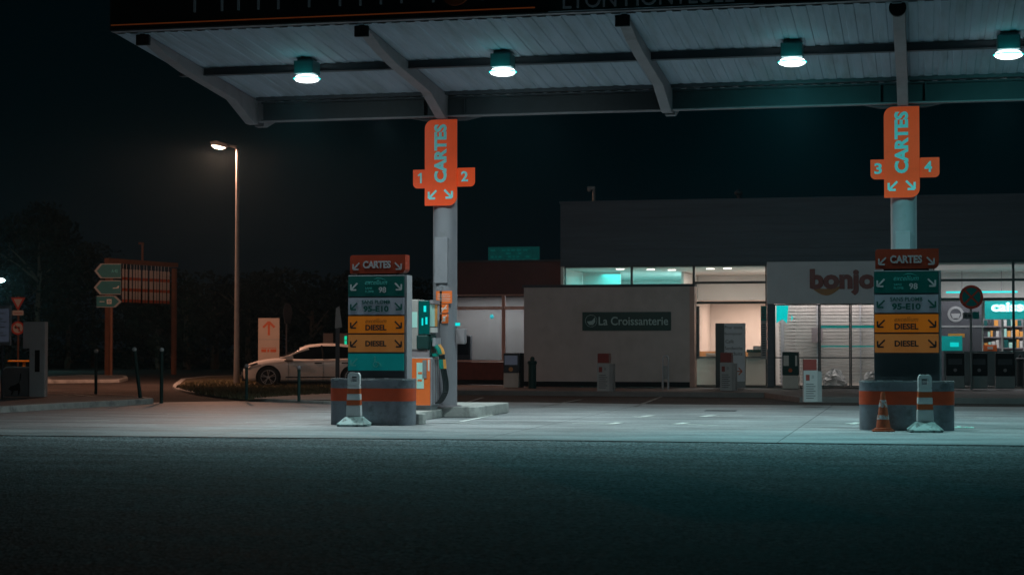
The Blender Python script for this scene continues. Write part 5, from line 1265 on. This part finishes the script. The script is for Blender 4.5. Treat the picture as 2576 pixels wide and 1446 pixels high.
gas_stand(2038, 1010, 904, 34, 'white price stand with a dark red head nearest the glass doors', ang=R(10))
# hoop bollard
p = PY(1674, 980); S = box_scale(p)
t = thing('hoop_bollard', (p.x, p.y, 0.142), 'narrow steel hoop bollard before the cream wall', 'bollard')
pts = [(-7*S,0,0),(-7*S,0,76*S)] + [(-7*S*math.cos(R(a)),0,(78+7*math.sin(R(a)))*S) for a in range(15,180,15)] + [(7*S,0,76*S),(7*S,0,0)]
b = MB(); b.tube(pts, 0.03, 10); b.build('hoop', 'alu', t, smooth=True)
b = MB(); b.box(-5*S,-0.01,0.3,5*S,0.01,60*S); b.build('infill', 'sign_back', t)
# menu board
p = PY(1838, 976); S = box_scale(p)
t = thing('menu_board', (p.x, p.y, 0.142), 'tall grey menu board with an orange arrow before the warm opening', 'board')
W = 37.5*S; hh = 163*S
b = MB(); b.box(-W,-0.06,0,W,0.06,hh); b.build('board', 'sign_back', t, bevel=0.008)
b = MB(); b.box(-W+0.01,-0.068,0.02,-W+0.26,-0.061,hh-0.01); b.build('dark_strip', 'frame', t)
b = MB(); b.box(-W+0.27,-0.067,0.2,W-0.01,-0.061,hh-0.01); fc = b.build('board_face', 'shop_white', t)
for i, s_ in enumerate(('Pour toute', 'bonjour', 'Café', 'Sandwichs', 'Produits')):
    text(s_, 0.10-(0.12 if i == 2 else 0.0), hh-0.12-(0.0,0.20,0.42,0.62,0.78)[i], 0.24 if i == 2 else 0.52, 0.10, -0.0675, 'txt_dark', fc)
arrow(0.22, 0.50, 0.24, 0, -0.0675, 'rust', fc, th=0.14)
# green and white bin
p = PY(1990, 977); S = box_scale(p)
t = thing('recycling_bin', (p.x, p.y, 0.142), 'dark green topped bin with a pale base before the glass doors', 'bin')
W = 20*S; hh = 92*S
b = MB(); b.box(-W,-0.22,0,W,0.22,hh*0.36); b.build('bin_base', 'counter', t, bevel=0.01)
b = MB(); b.box(-W*1.02,-0.23,hh*0.365,W*1.0,0.23,hh); b.build('bin_head', 'green_box', t, bevel=0.02)
b = MB(); b.box(-W*0.85,-0.238,hh*0.62,-W*0.2,-0.231,hh*0.90); b.box(W*0.6,-0.238,hh*0.62,W*0.85,-0.231,hh*0.90); b.build('poster_window', 'sign_white', t)
b = MB(); b.prism(circle(0.0, hh*0.5, 0.06, 12), -0.238, -0.231, 'y'); b.build('badge', 'rust', t)
# three bins before the right windows
for i, (x0_, x1_) in enumerate(((2380,2425),(2442,2483),(2504,2551))):
    q_ = AY((x0_+x1_)/2, 900, 54.0); p = Vector((q_.x, 53.6, 0.14)); S = box_scale(p); W = (x1_-x0_)/2*S; hh = 92*S
    lab = ('dark bin with grey base, left of the no stopping sign post', 'dark bin with grey base just right of the no stopping sign post', 'dark bin with grey base, rightmost of the three')[i]
    t = thing('waste_bin', (p.x, p.y+0.4, 0.142), lab, 'bin', 'dark headed bins before the right windows')
    b = MB(); b.box(-W,-0.22,0.03,W,0.22,hh*0.37); b.build('bin_base', 'sign_back', t, bevel=0.01)
    b = MB(); b.box(-W,-0.23,hh*0.375,W,0.23,hh); b.build('bin_head', 'black', t, bevel=0.02)
    b = MB(); b.box(-W*0.75,-0.238,hh*0.68,W*0.75,-0.231,hh*0.84); b.build('bin_opening', 'steel_dark', t)
    b = MB(); b.prism(circle(0.0, hh*0.53, 0.05, 12), -0.238, -0.231, 'y'); b.build('badge', 'steel', t)
p = PY(2567, 975); S = box_scale(p)
t = thing('ash_bin', (p.x, p.y, 0.142), 'black slim ash bin with a capped top at the right photo edge', 'bin')
b = MB(); b.lathe([(9*S,0),(9*S,66*S),(11*S,68*S),(11*S,73*S),(8*S,75*S)], (0,0), 20); b.build('bin_body', 'black', t, smooth=True)
b = MB(); b.lathe([(5*S,75.2*S),(4*S,80*S),(2*S,84*S)], (0,0), 16); b.build('cap', 'black', t, smooth=True)
# no stopping sign
p = PY(2443, 978); p = Vector((p.x, p.y-1.0, 0.14)); S = box_scale(p)
zz = lambda y: CH-0.142+(865-y)*S
t = thing('no_stopping_sign', (AY(2443,900,p.y).x, p.y, 0.142), 'round red and blue no stopping sign on a post before the right windows', 'road sign', rz=R(14))
b = MB(); b.tube([(0,0,0),(0,0,zz(740))], 0.035, 12); b.build('post', 'sign_back', t, smooth=True)
b = MB(); b.prism(circle(0, zz(747), 30*S, 36), -0.08, -0.05, 'y'); ds = b.build('disc', 'sign_red', t)
b = MB(); b.prism(circle(0, zz(747), 23.5*S, 36), -0.086, -0.081, 'y'); b.build('disc_face', 'arrow_green', ds)
b = MB()
for a_ in (45, -45):
    d_ = Vector((math.cos(R(a_)), math.sin(R(a_)))); n_ = Vector((-d_.y, d_.x)); L_ = 24*S; w_ = 2.3*S; c = Vector((0, zz(747)))
    b.prism([tuple(c+d_*L_+n_*w_), tuple(c+d_*L_-n_*w_), tuple(c-d_*L_-n_*w_), tuple(c-d_*L_+n_*w_)], -0.091-0.001*(a_ > 0), -0.0865, 'y')
b.build('red_cross', 'sign_red', ds)
b = MB(); b.box(-22*S,-0.08,zz(802),2*S,-0.05,zz(786)); pl = b.build('plate', 'sign_back', t)
b = MB(); b.box(-18*S,-0.084,zz(798),-12*S,-0.0805,zz(790)); b.box(-9*S,-0.084,zz(797),-1*S,-0.0805,zz(791)); b.build('print', 'steel_dark', pl)
b = MB(); b.box(3*S,-0.08,zz(802),19*S,-0.05,zz(784)); b.build('plate', 'arrow_green', t)

# ---- rooftop fittings, then a lens flare built as a panel
a = AY(1494,508,FY+1)
t = thing('roof_camera', (a.x, FY+1, 5.82), 'small camera on a short mast at the left of the shop roof', 'camera')
b = MB(); b.tube([(0,0,0),(0,0,0.52)], 0.05, 10); b.build('mast', 'sign_back', t)
b = MB(); b.box(-0.20,-0.08,0.50,0.04,0.08,0.60); b.lathe([(0.05,0.44),(0.07,0.5)], (-0.14,0), 12); b.build('camera_body', 'sign_back', t, bevel=0.01)
a = AY(1858,490,FY+1)
t = thing('roof_vent', (a.x, FY+1, 5.82), 'small round topped vent on the middle of the shop roof', 'vent')
b = MB(); b.tube([(0,0,0),(0,0,0.25)], 0.05, 10); b.lathe([(0.06,0.22),(0.13,0.28),(0.13,0.34),(0.05,0.42)], (0,0), 14); b.build('vent_cowl', 'steel_dark', t, smooth=True)
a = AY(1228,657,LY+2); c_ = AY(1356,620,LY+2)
t = thing('flare_ghost', ((a.x+c_.x)/2, LY+2, zf1+0.06), 'dim teal lens flare ghost built as a panel above the low building', 'screen')
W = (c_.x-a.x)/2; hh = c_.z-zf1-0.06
M['ghost'] = mat('dim_teal_flare', (0.0,0.08,0.08), 0.6, 0, 0.4, 4, emit=(0.0,0.20,0.19), estr=0.10)  # lens flare ghost given shape as a dim glowing panel
M['ghost2'] = mat('teal_flare_marks', (0.0,0.12,0.11), 0.6, 0, 0.3, 4, emit=(0.0,0.28,0.26), estr=0.16)
b = MB(); b.box(-W,0,0,W,0.1,hh); b.build('ghost_panel', 'ghost', t)
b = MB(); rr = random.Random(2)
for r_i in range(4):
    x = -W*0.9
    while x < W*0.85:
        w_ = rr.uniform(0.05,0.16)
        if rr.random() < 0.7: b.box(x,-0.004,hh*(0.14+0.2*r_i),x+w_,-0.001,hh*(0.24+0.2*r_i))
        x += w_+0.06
b.build('ghost_marks', 'ghost2', t)

# ================================================================== NIGHT AIR
b = MB(); b.box(-410,-70,-1,310,510,17); hz = b.build('haze', 'black', loc=(0,0,0)); tag(hz, 'thin tinted night air added for a soft glow around the lamps', 'haze', kind='stuff')
hm = bpy.data.materials.new('night_air'); hm.use_nodes = True; t_ = hm.node_tree; t_.nodes.clear()
o_ = t_.nodes.new('ShaderNodeOutputMaterial'); v_ = t_.nodes.new('ShaderNodeVolumePrincipled'); v_.inputs['Density'].default_value = 0.00030; v_.inputs['Anisotropy'].default_value = 0.8
v_.inputs['Color'].default_value = (0.55, 0.85, 1, 1); t_.links.new(v_.outputs[0], o_.inputs['Volume']); hz.data.materials.clear(); hz.data.materials.append(hm)  # teal-tinted volume added so the lamps bloom

# ================================================================== TREES
def tree_mesh(seed, h, rad, trunk_h, n):
    rr = random.Random(seed); tb = MB()
    tb.tube([(0,0,0),(0.05,0.02,h*0.3),(-0.04,0.05,h*0.6),(0.03,0,h*0.85)], [0.22,0.16,0.09,0.03], 8)
    for i in range(7):
        a = rr.uniform(0,6.28); z0 = h*rr.uniform(0.25,0.6); L = rad*rr.uniform(0.5,0.9)
        tb.tube([(0,0,z0),(L*0.5*math.cos(a),L*0.5*math.sin(a),z0+L*0.4),(L*math.cos(a),L*math.sin(a),z0+L*0.7)], [0.08,0.05,0.02], 5)
    clumps = []
    for i in range(26):
        a = rr.uniform(0,6.28); z = rr.uniform(trunk_h, h*0.95); f = math.sin(math.pi*min(1,(z-trunk_h*0.7)/(h-trunk_h*0.7)))**0.5
        r_ = rad*f*rr.uniform(0.2,0.9); clumps.append((r_*math.cos(a), r_*math.sin(a), z, rad*rr.uniform(0.22,0.42)))
    cb = MB()
    for i in range(n):
        c = rr.choice(clumps); v = Vector((rr.gauss(0,1), rr.gauss(0,1), rr.gauss(0,1))).normalized()*c[3]*rr.uniform(0.6,1.08)
        p_ = Vector(c[:3])+v; s = rr.uniform(0.09,0.2)
        a_ = Vector((rr.gauss(0,1), rr.gauss(0,1), rr.gauss(0,1))).normalized(); b_ = a_.orthogonal().normalized()
        cb.add([p_-a_*s, p_+b_*s*0.6, p_+a_*s, p_-b_*s*0.6], [(0,1,2,3)])
    return tb, cb
protos = []
for sd, h, rad, th, n in ((1, 9.5, 3.4, 1.0, 3600), (2, 5.2, 2.6, 0.3, 2600), (3, 4.4, 2.4, 0.2, 2400)):
    protos.append((tree_mesh(sd, h, rad, th, n)))
meshes = {}
def tree(px, depth, k_, sc, label, ppx=None):
    q = at_depth(px, 900, depth)
    t = thing('tree', (q.x, q.y, 0), label, 'tree', 'dark trees closing the site', rz=px*0.7); t.scale = (sc, sc, sc)
    tb, cb = protos[k_]
    if k_ not in meshes:
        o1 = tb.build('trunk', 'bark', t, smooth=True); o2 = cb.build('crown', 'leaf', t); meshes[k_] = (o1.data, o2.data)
    else:
        for nm, me_ in zip(('trunk','crown'), meshes[k_]):
            o = bpy.data.objects.new(nm, me_); COL.objects.link(o); o.parent = t
tree(20, 110, 0, 0.95, 'tall dark tree at the left edge behind the road signs')
tree(95, 104, 0, 0.98, 'tallest dark tree left of the green direction arrows')
tree(170, 108, 0, 0.92, 'dark round tree just behind the green direction arrows')
tree(235, 112, 0, 0.78, 'shorter dark tree behind the leftmost bollard')
tree(330, 106, 1, 0.9, 'low dark tree behind the height limit frame')
tree(400, 104, 2, 1.0, 'low dark bushy tree behind the right post of the frame')
tree(470, 102, 1, 1.02, 'dark bushy tree between the frame and the street lamp')
tree(540, 104, 2, 1.2, 'dark bushy tree just left of the street lamp pole')
tree(625, 102, 1, 1.0, 'dark bushy tree just right of the street lamp pole')
tree(705, 104, 2, 1.22, 'dark bushy tree behind the beige arrow sign')
tree(785, 102, 1, 1.0, 'dark bushy tree above the roof of the white car')
tree(860, 106, 2, 1.2, 'dark bushy tree behind the left fuel pillar edge')
tree(950, 108, 1, 1.0, 'dark bushy tree hidden behind the left fuel pillar')
tree(1060, 110, 1, 1.0, 'dark bushy tree behind the fuel pump')
